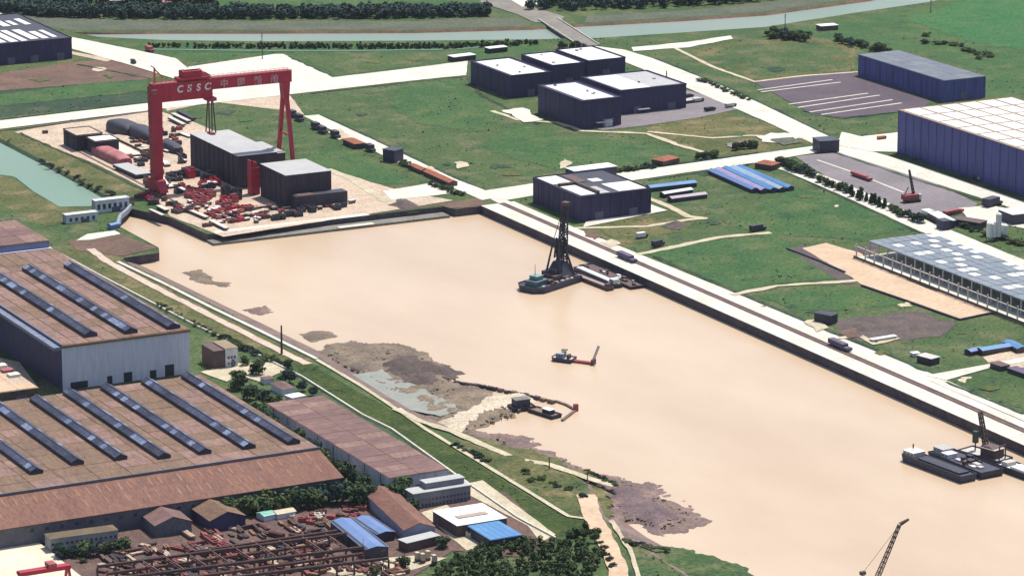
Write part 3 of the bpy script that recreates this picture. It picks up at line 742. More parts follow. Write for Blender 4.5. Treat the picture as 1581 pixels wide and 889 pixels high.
# ---- lower hall: six long roof lights and a lean-to front roof
h2, e2 = 23.0, 13.0
r0 = P(490, 690, h2); rb = P(310, 578, h2); l0 = P(3, 756, h2)
x1, y0 = (r0.x + rb.x) / 2, r0.y
xw = l0.x - 130
t = thing('mill_hall', 'ochre roofed factory hall with seven long dark roof lights and a sloping red front roof', 'factory', (x1, y0, 0))
lyb = rb.y - y0; lxx = xw - x1
ev = P(548, 734, e2); yd = ev.y - y0
MB().box(lxx, 0, 0, lyb, 0, h2 - .6).build('wall', WALL_G, t)
rf = MB().box(lxx - .4, .5, -.4, lyb + .4, h2 - .6, h2 - .2).build('roof', ROOF_B2, t)
roof_panels(t, rf, lxx, 0, 0, lyb, h2 - .2, [ROOF_B2, ROOF_B, ROOF_B2], 16, 12, .4, 9)
for i, (xa, ya, xb, yb) in enumerate(((290, 580, 452, 684), (225, 588, 385, 691), (160, 596, 318, 699), (100, 602, 255, 706), (54, 616, 188, 708), (-20, 612, 117, 716), (-80, 625, 54, 730))):
    p, q = P(xa, ya, h2 + 1), P(xb, yb, h2 + 1); xc = (p.x + q.x) / 2 - x1
    monitor(t, xc - 4.3, xc + 4.3, q.y - y0, min(p.y - y0, lyb - 3), h2 + .05, 3.2)
xle = P(60, 800, e2).x - x1 - 3
MB().add([(lxx, -.4, h2 - 1.2), (.5, -.4, h2 - 1.2), (.5, yd, e2), (lxx, yd, e2), (lxx, -.4, h2 - 1.7), (.5, -.4, h2 - 1.7), (.5, yd, e2 - .5), (lxx, yd, e2 - .5)],
         [(3, 2, 1, 0), (4, 5, 6, 7), (3, 7, 6, 2), (0, 3, 7, 4), (1, 5, 6, 2)]).build('front_roof', ROOF_R, t)
fr = t.children[-1]
MB().box(lxx, 0, yd + 1.2, -.5, 0, e2 - .8).build('front_wall', mat('shade_dark_render', (.13, .13, .15), (.09, .09, .11), .1, .85, fine=.3), t)  # render colour darkened to stand for the shadow and trees before it
# translucent strips set in the front roof
sl = (h2 - 1.2 - e2) / (-.4 - yd)
n = 46
for row, (f0, f1) in enumerate(((.12, .36), (.5, .74))):
    ya_, yb_ = -.4 + (yd + .4) * f0, -.4 + (yd + .4) * f1
    za_, zb_ = h2 - 1.2 + (ya_ + .4) * sl + .12, h2 - 1.2 + (yb_ + .4) * sl + .12
    wst = 1.3
    me = [MB().add([(0, ya_, za_), (wst, ya_, za_), (wst, yb_, zb_), (0, yb_, zb_), (0, ya_, za_ - .1), (wst, ya_, za_ - .1), (wst, yb_, zb_ - .1), (0, yb_, zb_ - .1)],
                   [(3, 2, 1, 0), (0, 1, 5, 4), (2, 3, 7, 6), (1, 2, 6, 5), (3, 0, 4, 7)]).mesh('roof_strip', m_) for m_ in (mat('tan_roof_strip', lit(196, 146, 118), lit(180, 132, 108), .3), ROOF_B, ROOF_M)]
    for i in range(n):
        if row == 1 and random.random() < .45: continue
        put('roof_strip', random.choice(me), fr, (lxx + 20 + (-lxx - 24) * i / n + random.uniform(-.6, .6), 0, random.uniform(0, .05)))
me = MB().box(-1.2, 1.2, -.1, .1, 0, 2).mesh('window', GLASS)
for i in range(34): put('window', me, t, (lxx + 6 + i * (-lxx - 12) / 34, yd + 1.15, e2 - 5))
MB().box(lxx, 1.2, -1.2, -.5, h2 - 1.1, h2 + .4).build('ridge_flashing', mat('lead_grey', (.16, .16, .2), (.12, .12, .15), .1), t)

# ---- long low store by the levee
h3 = 12.0
A, Bp, Cp = (452, 617), (601, 738), (678, 716)
t, lx, ly, h = hall('long_store', 'long mauve roofed store with grey walls beside the green levee', A, Bp, Cp, h=h3, wall=WALL_G, roof=ROOF_M, par=0, cat='warehouse')
rf = [o for o in t.children if o.name.startswith('roof')][0]
roof_panels(t, rf, 0, lx, 0, ly, h, [ROOF_M, ROOF_M, ROOF_B], 2, 16, .3, 4)
door(t, lx * .62, lx * .76, 6); door(t, lx * .2, lx * .3, 5)
ribs(t, lx, ly, h, WALL_G, 8)

# ---- pump house beside the mill
t, lx, ly, h = hall('pump_house', 'small pale house with buff roof against the mill end wall', (327, 527), (348, 538), (366, 535), base_y=568, wall=WALL_W, roof=mat('buff_roof', lit(196, 176, 140), lit(176, 158, 128), .2), par=0, cat='house')
for x in (.25, .5, .75):
    for z in (2, 6.5): MB().box(lx * x - .8, lx * x + .8, -.06, .05, z, z + 2).build('window', GLASS, t)
MB().box(-9, -.4, .5, ly, 0, h - 1).build('annex', STEELB, t)

# ---- dark halls north of the basin
hall('assembly_hall', 'leftmost of the three dark halls with white roof decks by the main road', (720, 96), (788, 118), (846, 110), base_y=152, inset=4, par=.8, vents=3, group='dark halls by the main road')
hall('assembly_hall', 'middle of the three dark halls with white roof decks by the main road', (806, 85), (852, 102), (899, 96), base_y=134, inset=3, par=.8, vents=2, group='dark halls by the main road')
hall('assembly_hall', 'rightmost of the three dark halls with white roof decks by the main road', (862, 77), (908, 95), (962, 88), base_y=120, inset=3, par=.8, vents=2, group='dark halls by the main road')
t, lx, ly, h = hall('workshop', 'dark hall with a white deck nearest the dirt path across the meadow', (832, 132), (898, 157), (955, 149), base_y=200, inset=5, par=.8, vents=4, cat='building')
MB().box(lx * .35, lx * .75, -4, -.5, 5, 5.6).build('canopy', WALL_W, t)
t, lx, ly, h = hall('workshop', 'dark hall with a large split white and grey deck beside the car park', (905, 119), (957, 141), (1056, 129), base_y=178, inset=4, par=.8, vents=2, cat='building')
MB().box(lx * .5, lx - 4.2, 4.2, ly - 4.2, h + .25, h + .5).build('roof_deck', ROOF_G, t)
MB().box(lx * .25, lx * .42, -5, -.5, 4, 4.6).build('canopy', ROOF_W, t)
# ---- slate hall and giant hall, east side
t, lx, ly, h = hall('slate_hall', 'long navy hall with a plain slate grey roof above the striped yard', (1323, 85), (1458, 125), (1521, 118), base_y=158, wall=WALL_N, roof=ROOF_S, par=0, cat='warehouse')
ribs(t, lx, ly, h, WALL_N, 10)
rf = [o for o in t.children if o.name.startswith('roof')][0]
roof_panels(t, rf, 0, lx, 0, ly, h, [ROOF_S, ROOF_S, mat('slate_roof_pale', lit(158, 164, 170), lit(142, 150, 160), .05)], 4, 14, .2, 8)
t, lx, ly, h = hall('hull_hall', 'giant navy hall with a gridded white roof at the right edge', (1402, 168), (1800, 303), (1990, 280), h=40, wall=WALL_N, roof=mat('tan_roof_seam', lit(214, 182, 150), lit(196, 164, 138), .05), par=0, cat='factory')
rf = [o for o in t.children if o.name.startswith('roof')][0]
roof_panels(t, rf, 1, lx - 1, 2, ly - 2, h, [ROOF_W], 6, 13, 3.2, 2)
ribs(t, lx, ly, h, WALL_N, 12)
# ---- black-walled building on the quay road
t, lx, ly, h = hall('quay_block', 'black walled block with broken white roof decks beside the quay road', (823, 275), (896, 305), (997, 289), base_y=343, roof=STEEL, par=.9, cat='building')
rf = [o for o in t.children if o.name.startswith('roof')][0]
for x0_, x1_, y0_, y1_, m_ in ((.03, .3, .62, .97, ROOF_W), (.05, .27, .06, .5, ROOF_W), (.3, .46, .05, .36, ROOF_G), (.58, .97, .05, .42, ROOF_W), (.55, .7, .55, .68, ROOF_W), (.36, .5, .6, .95, STEELB)):
    MB().box(x0_ * lx, x1_ * lx, y0_ * ly, y1_ * ly, h, h + .5).build('roof_deck', m_, rf)
MB().box(lx * .27, lx * .3, ly * .04, ly * .55, h, h + 3).box(.06 * lx, .3 * lx, ly * .52, ly * .56, h, h + 2.4).build('roof_wall', STEELB, rf)
ribs(t, lx, ly, h, WALL_D, 9)
shed('store', 'flat white roofed store behind the black walled quay block', (880, 276), (945, 268), 16, 8, STEEL, ROOF_W, 'store', 'flat')
# ---- top left hall
t, lx, ly, h = hall('dark_hall', 'dark hall with white roof strips in the top left corner', (-190, 40), (-120, 80), (108, 58), base_y=112, inset=0, roof=STEEL, par=.9, vents=0)
rf = [o for o in t.children if o.name.startswith('roof')][0]
r_ = random.Random(4)
for i in range(9):
    x0_ = lx * (.3 + .075 * i)
    MB().box(x0_, x0_ + r_.uniform(5, 9), ly * r_.uniform(.03, .1), ly * r_.uniform(.3, .45), h, h + .6).build('roof_deck', ROOF_W, rf)
    MB().box(x0_, x0_ + r_.uniform(4, 9), ly * r_.uniform(.55, .6), ly * r_.uniform(.75, .9), h, h + .6).build('roof_deck', ROOF_W, rf)
# ---- sheds under the gantry crane
t, lx, ly, h = hall('fabrication_shed', 'tall shed with grey roof standing inside the red gantry crane', (289, 207), (367, 241), (424, 233), base_y=292, roof=ROOF_G, wall=WALL_K, par=0, cat='shed')
ribs(t, lx, ly, h, WALL_K, 10)
MB().box(lx + .1, lx + 9, 2, ly * .5, 0, h - 2).build('lean_to', WALL_K, t)
MB().box(lx + .45, lx + 9.4, 1.6, ly * .5, h - 2, h - 1.6).build('lean_to_roof', ROOF_G, t)
t, lx, ly, h = hall('fabrication_shed', 'shorter shed with grey roof in front of the tall shed on the quay', (400, 253), (441, 271), (508, 262), base_y=322, roof=ROOF_G, wall=WALL_K, par=0, cat='shed')
ribs(t, lx, ly, h, WALL_K, 10)
MB().box(4, lx + 10, -12, -.3, 0, h * .42).build('annex', STEEL, t)
MB().box(lx * .15, lx * .5, -12.4, -4, h * .42, h * .42 + .5).build('annex_roof', STEELB, t)
t, lx, ly, h = hall('paint_shop', 'dark box building with peach roof west of the gantry crane', (94, 200), (118, 210), (156, 205), base_y=234, roof=CONC, wall=WALL_K, par=.7, cat='building')
t, lx, ly, h = hall('paint_shop', 'dark box building with white roof west of the gantry crane', (132, 212), (147, 219), (181, 214), base_y=240, roof=ROOF_W, wall=WALL_K, par=.7, cat='building')
# ---- open steel hall on columns
hs = 13
a_, b_ = P(1340, 372, hs), P(1700, 505, hs); c_ = P(1434, 359, hs)
t = thing('steel_frame_hall', 'open sided hall on columns with blue grey roof and scattered white roof sheets', 'building', (a_.x, b_.y, 0))
lx, ly = c_.x - a_.x, a_.y - b_.y
rs = mat('galvanised_roof', lit(166, 176, 186), lit(146, 158, 172), .05, .6, c3=lit(196, 200, 202), fine=.2)
rf = MB().box(0, lx, 0, ly, hs - .5, hs).build('roof', rs, t)
nx, ny = 7, 20; w, d = lx / nx, ly / ny
m1 = MB().box(.3, w - .3, .3, d - .3, 0, .3).mesh('roof_sheet', rs); m2 = MB().box(.3, w - 1.0, .3, d * .62, 0, .45).mesh('roof_sheet', ROOF_W)
for i in range(nx):
    for j in range(ny):
        put('roof_sheet', m2 if ((i * 2 + j * 3) % 4 == 0) != (random.random() < .14) and i > 0 else m1, rf, (i * w, j * d, hs + random.uniform(0, .1)))
me = MB().box(-.45, .45, -.45, .45, 0, hs - .5).mesh('column', STEELL)
for j in range(24):
    for x in (0.6, -12): put('column', me, t, (x, 2 + j * (ly - 4) / 23, 0))
    if j % 2 == 0: put('column', me, t, (lx - .6, 2 + j * (ly - 4) / 23, 0))
MB().box(-12.4, -11.6, 0, ly, hs - 3.2, hs - 2.4).build('crane_beam', STEELL, t)
MB().box(-14, lx, -2, ly, .7, .9).build('floor_slab', WHITE, t)
MB().box(-13.6, -13.2, -2, ly, .9, 2.6).build('plinth_wall', STEELB, t)

# ---- pumping station at the head of the basin
t, lx, ly, h = hall('sluice_house', 'long white sluice house with dark windows beside the green pond', (98, 330), (102, 333), (150, 327), base_y=346, wall=WALL_W, roof=ROOF_W, par=.5, cat='building')
for i in range(5): MB().box(lx * (.1 + .18 * i), lx * (.1 + .18 * i) + 2.6, -.07, .05, 1.5, 4.6).build('window', GLASS, t)
t, lx, ly, h = hall('sluice_house', 'tall white sluice house standing over the gates at the basin head', (142, 308), (147, 311), (199, 305), base_y=330, wall=WALL_W, roof=ROOF_W, par=.5, cat='building')
for i in range(6): MB().box(lx * (.06 + .16 * i), lx * (.06 + .16 * i) + 2.6, -.07, .05, 3, 7.5).build('window', GLASS, t)
shed('gate_hut', 'small blue hut on the wharf edge below the sluice houses', (169, 354), (183, 351), 5, 4, BLUE2, BLUE, 'hut', 'gable')

# ---- works yard buildings, bottom left
shed('office_block', 'two storey white office with buff roof in front of the red lean-to roof', (74, 849), (178, 835), 11, 9, mat('weathered_render', (.3, .3, .3), (.22, .22, .24), .2), mat('olive_roof', lit(150, 128, 98), lit(132, 116, 92), .1), 'office', 'hip', windows=14)
shed('store', 'purple brown roofed store beside the two storey office', (222, 788), (268, 826), 24, 8, MATS['shade_dark_render'], ROOF_M, 'store', 'gable')
shed('store', 'dull brown roofed store between the trees and the pipe yard', (300, 782), (352, 818), 24, 8, WALL_D, ROOF_B2, 'store', 'gable')
shed('long_shed', 'long rust roofed shed beside the two pale blue roofs', (586, 776), (648, 834), 20, 8, mat('lilac_render', (.3, .3, .38), (.25, .25, .32), .1), ROOF_R, 'shed', 'gable')
shed('blue_shed', 'long pale blue roofed shed in the works yard', (528, 818), (582, 862), 15, 7, STEEL, BLUE2, 'shed', 'gable', rise=1.2)
shed('blue_shed', 'short pale blue roofed shed behind the long pale blue roof', (560, 812), (596, 836), 12, 6, STEEL, BLUE2, 'shed', 'gable', rise=1)
shed('store', 'flat grey roofed store in front of the rust roofed shed', (622, 850), (672, 838), 9, 6, STEELB, ROOF_G, 'store', 'flat')
t, L_ = shed('office_building', 'long two storey grey office with grey roof by the long store', (632, 782), (720, 768), 12, 10, mat('grey_render', (.2, .2, .24), (.15, .15, .18), .2), ROOF_G, 'office', 'flat', windows=16)
MB().box(-L_ * .22, L_ * .45, -1, 7, 10.4, 14).build('upper_storey', MATS['grey_render'], t)
MB().box(-L_ * .23, L_ * .46, -1.5, 7.5, 14, 14.4).build('upper_roof', ROOF_G, t)
t, lx, ly, h = hall('canopy_hall', 'white flat roofed hall behind the bright blue roof', (675, 787), (706, 811), (783, 799), h=8, wall=STEELB, roof=ROOF_W, par=0, cat='warehouse')
MB().box(lx * .2, lx * .8, ly * .35, ly * .5, h, h + .5).build('roof_light_strip', mat('tan_strip', lit(226, 206, 186), lit(206, 186, 168), .2), t)
t, lx, ly, h = hall('blue_roof_hall', 'bright blue flat roofed hall beside the white hall', (724, 808), (758, 833), (806, 825), h=7, wall=STEEL, roof=BLUE, par=0, cat='warehouse')
m1 = MB().box(0, lx / 5 - .15, 0, ly, 0, .2).mesh('roof_sheet', BLUE)
for i in range(5): put('roof_sheet', m1, t, (i * lx / 5, 0, h + .02 * i))
shed('canteen', 'turquoise roofed hut beside the pipe yard', (402, 803), (420, 799), 9, 4, WALL_W, TEAL, 'hut', 'gable', rise=1)
shed('canteen', 'small cream roofed hut next to the turquoise roof', (424, 800), (452, 795), 8, 4, WALL_W, mat('cream_roof', (.5, .42, .3), (.44, .36, .26), .2), 'hut', 'gable', rise=1)
shed('gatehouse', 'small grey hut among trees behind the long mauve store', (405, 592), (420, 590), 7, 4, WALL_W, ROOF_M, 'hut', 'hip')
shed('gatehouse', 'brown roofed house just behind the long mauve store', (428, 600), (446, 610), 10, 5, WALL_W, ROOF_M, 'house', 'hip')
shed('gatehouse', 'white flat hut touching the back end of the long mauve store', (446, 621), (466, 617), 9, 4, WALL_W, ROOF_W, 'hut', 'flat')

# ---- blue sheds east of the black block
for i, (p, q, m_, lab) in enumerate((((1098, 268), (1166, 298), BLUE2, 'first'), ((1109, 266), (1180, 299), mat('lilac_sheet', lit(206, 190, 232), lit(186, 176, 226), .1, .6), 'second'), ((1121, 264), (1194, 298), BLUE, 'third'), ((1132, 263), (1208, 297), mat('white_blue_sheet', lit(206, 222, 244), lit(180, 202, 236), .1, .6), 'fourth'), ((1142, 262), (1221, 295), BLUE, 'fifth'))):
    shed('blue_shed', lab + ' from the left of five long blue and lilac sheds east of the black block', p, q, 6.4, 3.6, NAVY, m_, 'shed', 'gable', rise=1.3, group='row of long blue sheds')
shed('site_cabin', 'blue roofed cabin row farthest from the quay beside the black block', (1001, 295), (1072, 287), 9, 4, STEEL, BLUE, 'cabin', 'gable', rise=1.2)
shed('site_cabin', 'white roofed cabin row between the blue cabins and the pavement', (1022, 305), (1066, 298), 7, 4, STEEL, ROOF_W, 'cabin', 'gable', rise=1)
shed('site_cabin', 'pale pink roofed cabin row nearest the meadow path', (1034, 312), (1088, 305), 8, 4, NAVY, mat('pale_pink_sheet', lit(232, 214, 220), lit(214, 196, 206), .1, .6), 'cabin', 'gable', rise=1)
shed('site_cabin', 'bright blue roofed cabin row at the right edge above the quay', (1512, 547), (1556, 540), 8, 4, STEELB, BLUE, 'cabin', 'gable', rise=1.2)
shed('site_cabin', 'small light blue roof at the left end of the right edge cabins', (1494, 548), (1512, 544), 7, 3.5, STEEL, BLUE2, 'cabin', 'gable', rise=1)
shed('site_cabin', 'short blue roofed cabin leaning over the edge of the pale yard', (1556, 534), (1578, 545), 8, 4, STEELB, BLUE, 'cabin', 'gable', rise=1)
shed('field_hut', 'orange roofed hut behind the cross road', (1015, 256), (1040, 250), 14, 5, STEELB, ROOF_O, 'hut', 'hip')
shed('field_hut', 'rust orange roofed hut at the road junction by the blue sheds', (1172, 258), (1198, 262), 14, 5, STEELB, ROOF_O, 'hut', 'hip')
shed('field_hut', 'orange roofed hut on the meadow road near the crane leg', (538, 222), (556, 230), 11, 5, STEEL, ROOF_O, 'hut', 'hip')
shed('low_shed', 'long low orange roofed shed on the meadow road', (660, 270), (700, 288), 8, 4, STEELB, ROOF_O, 'shed', 'gable')
shed('low_shed', 'short orange roofed shed above the long low orange shed', (638, 261), (656, 269), 7, 4, STEELB, ROOF_O, 'shed', 'gable')
shed('tower_box', 'dark tower like block on the meadow road', (598, 247), (616, 250), 13, 11, NAVY, NAVY, 'building', 'flat')
shed('guard_house', 'dark square house at the main road junction', (1260, 234), (1290, 232), 18, 11, NAVY, NAVY, 'house', 'flat')
shed('roadside_canopy', 'white canopy at the road bend behind the dark halls', (696, 95), (730, 91), 12, 5, STEEL, ROOF_W, 'canopy', 'flat')
shed('roadside_canopy', 'small white canopy behind the leftmost dark hall', (752, 82), (780, 79), 10, 5, STEEL, ROOF_W, 'canopy', 'flat')
shed('far_store', 'long white roofed store among the far trees at the top left', (170, 6), (222, 5), 14, 5, STEELB, ROOF_W, 'store', 'gable')
shed('far_store', 'pink roofed store among the far trees at the top left', (250, 9), (296, 7), 14, 5, STEELB, PINK, 'store', 'gable')
shed('far_store', 'small white store by the dark grove right of the canal', (1264, 47), (1290, 45), 12, 5, STEELB, ROOF_W, 'store', 'flat')
shed('roadside_store', 'dark flat store with white roof at the right edge below the giant hall', (1552, 344), (1620, 336), 22, 9, NAVY, ROOF_W, 'store', 'flat')

# ---- road bridge over the canal
a_, b_ = P(846, 31), P(910, 72)
d_ = b_ - a_; L_ = d_.length
t = thing('road_bridge', 'wide grey road bridge over the canal behind the dark halls', 'bridge', (a_.x, a_.y, 0), math.atan2(d_.y, d_.x))
MB().box(0, L_, -11, 11, -.6, .95).build('deck', ASPH, t)
for s_ in (-1, 1): MB().box(0, L_, s_ * 11 - .4, s_ * 11 + .4, .95, 2.1).build('parapet', WHITE, t)
for f in (.15, .38, .62, .85): MB().box(L_ * f - 1, L_ * f + 1, -10, 10, -3.5, -.6).build('pier', QLEDGE, t)

# ================================================================== the gantry crane
Rb, Fb = P(243, 298), P(442, 276)
Hc = height_at(243, 128, 298)
S = Fb.x - Rb.x
t = thing('gantry_crane', 'huge red shipyard gantry crane straddling the grey roofed sheds', 'gantry crane', (Rb.x, Rb.y, 0))
gd = 14.0; gw = 9.0
MB().box(-4, S * .425, -gw / 2, gw / 2, Hc - gd - 3, Hc - 1).box(S * .425, S + 5, -gw / 2, gw / 2, Hc - 10, Hc).build('girder', CRED, t)
gir = t.children[-1]
MB().box(S * .425, S + 5, -gw / 2 + .5, gw / 2 - .5, Hc + .02, Hc + .3).box(-4, S * .425, -gw / 2 + .5, gw / 2 - .5, Hc - .98, Hc - .6).build('deck', CRED2, gir)
m = MB()
for s in (-1, 1):
    m.beam((-4, s * gw / 2, Hc + 1.2), (S + 5, s * gw / 2, Hc + 1.2), .22)
    for i in range(33): m.beam((-4 + i * (S + 9) / 32, s * gw / 2, Hc - .9), (-4 + i * (S + 9) / 32, s * gw / 2, Hc + 1.2), .2)
m.build('handrail', CRED, gir)
me = MB().box(-.25, .25, -.25, 0, -gd - 1.5, -1.4).mesh('girder_rib', CRED)
for i in range(8): put('girder_rib', me, gir, (S * .05 + i * S * .05, -gw / 2, Hc))
m = MB().prism([(-4.0, -5.2), (3.8, -5.2), (3.8, 5.2), (-4.0, 5.2)], 12, Hc - 3, [(-5.2, -4.8), (4.8, -4.8), (4.8, 4.8), (-5.2, 4.8)])
m.build('rigid_leg', CRED, t); rl = t.children[-1]
for z in range(20, int(Hc) - 12, 6): MB().box(-6.8, -5.2, -1.2, 1.2, z, z + .4).box(5.2, 6.8, -1.2, 1.2, z, z + .4).build('landing', CRED, rl)
MB().prism([(-3.6, -17), (3.6, -17), (3.6, 17), (-3.6, 17)], 3.2, 13, [(-5, -8), (4.6, -8), (4.6, 8), (-5, 8)]).build('leg_base', CRED, t)
def bogies(x, ylist):
    for y in ylist:
        b_ = MB().box(x - 1.6, x + 1.6, y - 3.4, y + 3.4, 1.2, 3.2).build('bogie', CRED, t)
        for k in (-2.3, -.8, .8, 2.3): MB().tube((x - .5, y + k, .7), (x + .5, y + k, .7), .7, n=10).build('wheel', STEEL, b_)
bogies(0, (-14, -6, 6, 14))
for s in (-1, 1):
    MB().prism([(S - 1.5, s * 19 - 1.5), (S + 1.5, s * 19 - 1.5), (S + 1.5, s * 19 + 1.5), (S - 1.5, s * 19 + 1.5)], 3.2, Hc - 24,
               [(S - 1.6, s * 4 - 1.9), (S + 1.6, s * 4 - 1.9), (S + 1.6, s * 4 + 1.9), (S - 1.6, s * 4 + 1.9)]).build('flexible_leg', CRED, t)
bogies(S, (-20, -15, 15, 20))
MB().beam((S, -19, 4.2), (S, 19, 4.2), 2, 1.8).build('tie_beam', CRED, t)
MB().beam((S, -10, 41), (S, 10, 41), 1.4).build('tie_beam', CRED, t)
MB().prism([(S - 2, -5), (S + 2, -5), (S + 2, 5), (S - 2, 5)], Hc - 25, Hc - 10.2, [(S - 3.5, -4.4), (S + 3.5, -4.4), (S + 3.5, 4.4), (S - 3.5, 4.4)]).build('leg_head', CRED, t)
# trolleys
tr = MB().box(S * .17, S * .40, -6.5, 6.5, Hc + .6, Hc + 2.4).build('trolley', CRED, t)
MB().box(S * .20, S * .345, -5, 5, Hc + 2.4, Hc + 8).gable(S * .20, S * .345, -5, 5, Hc + 8, Hc + 9.2, 'x').build('machinery_house', CRED, tr)
MB().box(S * .215, S * .33, -3.4, 3.4, Hc + 9.3, Hc + 9.6).build('house_roof', ROOF_W, tr)
MB().prism([(S * .345, -5), (S * .42, -5), (S * .42, 5), (S * .345, 5)], Hc + 2.4, Hc + 6, [(S * .345, -4), (S * .375, -4), (S * .375, 4), (S * .345, 4)]).build('winch_cover', CRED2, tr)
lt = MB().box(S * .385, S * .45, -6, 6, Hc - gd - 6, Hc - gd - 3.1).build('lower_trolley', CRED, t)
for y, x in ((-4, .405), (4, .405), (-4, .435), (4, .435)): MB().tube((S * x, y * .35, Hc - gd - 6), (S * (x + (x - .42) * .6), y, Hc * .5), .6, n=6).build('hoist_rope', STEELB, lt)
MB().box(S * .405, S * .44, -4.5, 4.5, Hc * .5 - 1.6, Hc * .5).build('hook_block', CRED2, lt)
MB().box(-5.5, -1, -gw / 2 - 3, -gw / 2, Hc - 9, Hc - 5).build('cabin', CRED2, t)
mc = MB().tube((0, 0, Hc - 1), (0, 0, Hc + 13), .9, n=8).build('service_crane', ORNG, t)
MB().beam((0, 0, Hc + 12), (9, 3, Hc + 3), .9).beam((0, 0, Hc + 13), (-3, 1, Hc + 15), .8).build('jib', ORNG, mc)
def letters(txt, x0, x1, z, size, m_, name='letter'):
    n = len(txt)
    for i, ch in enumerate(txt):
        cu = bpy.data.curves.new(name, 'FONT'); cu.body = ch; cu.size = size; cu.align_x = 'CENTER'; cu.extrude = .05; cu.shear = .15 if ch.isascii() else 0
        cu.offset = .035 * size
        o = bpy.data.objects.new(name, cu); col.objects.link(o)
        bpy.context.view_layer.update()
        me = bpy.data.meshes.new_from_object(o.evaluated_get(bpy.context.evaluated_depsgraph_get()))
        bpy.data.objects.remove(o); me.materials.clear(); me.materials.append(m_)
        q = put(name, me, gir, (x0 + (x1 - x0) * (i + .5) / n, -gw / 2 - .12, z)); q.rotation_euler = (R(90), 0, 0)
letters('CSSC', S * .14, S * .42, Hc - 9.6, 8.4, PAINT)
letters('中国船舶', S * .45, S * .97, Hc - 8.4, 7.6, PAINTP)

# rail tracks of the crane
for x in (0, S):
    o = MB().box(Rb.x + x - 1, Rb.x + x + 1, Rb.y - 60, Rb.y + 190, .1, .72).build('crane_rail', RAILM); o['kind'] = 'structure'

ORD = ['first', 'second', 'third', 'fourth', 'fifth', 'sixth', 'seventh', 'eighth', 'ninth', 'tenth', 'eleventh', 'twelfth', 'thirteenth', 'fourteenth', 'fifteenth', 'sixteenth', 'seventeenth', 'eighteenth', 'nineteenth', 'twentieth']
TONE = {}
def ordinals(items, kind, where):
    """label alike things by colour and their order from the left"""
    by = {}
    for o, px in items: by.setdefault(TONE.get(o['tone'], o['tone']), []).append((px, o))
    for tone, ls in by.items():
        ls.sort(key=lambda q: q[0])
        for i, (px, o) in enumerate(ls):
            n = ORD[i] if i < 20 else ('twenty ' if i < 40 else 'forty ') + ORD[i % 20]
            o['label'] = f'{n} {tone} {kind} from the left {where}'
            del o['tone']

# ================================================================== hull blocks and steel on the yard
def hullblock(label, p, q, width, h, outer, name='hull_block', top=None, bulge=.5):
    a, b = P(*p), P(*q); d = b - a; L = d.length; mid = (a + b) / 2
    t = thing(name, label, 'ship section', (mid.x, mid.y, .6), math.atan2(d.y, d.x))
    n = 12; pr = []
    for i in range(n + 1):
        an = math.pi * i / n; c_, s_ = -math.cos(an), math.sin(an)
        pr.append((math.copysign(abs(c_) ** bulge, c_) * width / 2, s_ ** bulge * h))
    k = 8; vs = []
    for j in range(k + 1):
        f = j / k; tp = 1 - .25 * max(0, (f - .7) / .3) ** 2 - .12 * max(0, (.2 - f) / .2)
        vs += [(-L / 2 + L * f, y * tp, z * tp) for y, z in pr]
    m_ = MB(); N = n + 1
    m_.add(vs, [(j * N + i, j * N + i + 1, (j + 1) * N + i + 1, (j + 1) * N + i) for j in range(k) for i in range(n)]); m_.build('shell_plating', outer, t, True)
    for f in (0, .5, 1):
        tp = .98 - .25 * max(0, (f - .7) / .3) ** 2 - .12 * max(0, (.2 - f) / .2)
        x = -L / 2 + L * f
        MB().add([(x, y * tp, z * tp) for y, z in pr], [tuple(range(N))]).build('bulkhead', top or STEELB, t)
    for f in (.25, .75):
        MB().box(-L / 2 + L * f - .5, -L / 2 + L * f + .5, -width * .3, width * .3, -.6, .2).build('keel_block', STEELB, t)
    return t
hullblock('dark domed hull block behind the gantry crane leg', (178, 200), (208, 212), 22, 11, STEEL)
hullblock('black domed hull block touching the gantry crane leg', (206, 208), (240, 223), 20, 11, STEEL)
hullblock('upturned pink hull section with white ribs beside the dark box buildings', (152, 236), (194, 256), 17, 8, PINK, top=PINK)
hullblock('small dark hull piece right of the gantry crane leg', (254, 226), (276, 238), 12, 7, STEEL)
def plate_stack(label, p, q, width, h, m1, m2, group=None, n=3, cat='steel stack'):
    a, b = P(*p), P(*q); d = b - a; L = d.length; mid = (a + b) / 2
    t = thing('plate_stack', label, cat, (mid.x, mid.y, .55), math.atan2(d.y, d.x), group)
    for x in (-.35, 0, .35): MB().box(L * x - .4, L * x + .4, -width / 2, width / 2, 0, h * .3).build('bearer', STEELB, t)
    for i in range(n):
        z = h * (.3 + .7 * i / n); s = random.uniform(-.4, .4)
        MB().box(-L / 2 + s, L / 2 + s, -width / 2 + s * .5, width / 2 + s * .5, z + .02, h * (.3 + .7 * (i + 1) / n)).build('plate', m1 if i == n - 1 else m2, t)
    return t
plate_stack('wide grey slab on dark blocks left of the gantry crane base', (186, 260), (222, 276), 15, 4, QLEDGE if 0 else ROOF_G, STEEL)
plate_stack('white plate stack beside the pink hull section', (170, 226), (206, 244), 15, 2.5, WHITE, STEELB)
plate_stack('cream plate stack between the domed block and the crane leg', (182, 212), (228, 234), 13, 2, CONC, STEELB)
plate_stack('white slab beside the foot of the gantry crane', (247, 279), (257, 292), 5, 4, ROOF_W, STEELB)
plate_stack('flat white cabin roof on the quay in front of the tall shed', (309, 291), (333, 288), 9, 4.5, ROOF_W, STEEL)
plate_stack('long white beam stack along the west quay wall', (278, 322), (320, 340), 4, 2.5, WHITE, STEELB)
plate_stack('short white beam stack at the north end of the west quay', (244, 322), (258, 329), 4, 2.5, WHITE, STEELB)
plate_stack('narrow white beam stack on the rim of the west quay', (232, 328), (252, 337), 3, 2.5, WHITE, STEEL)
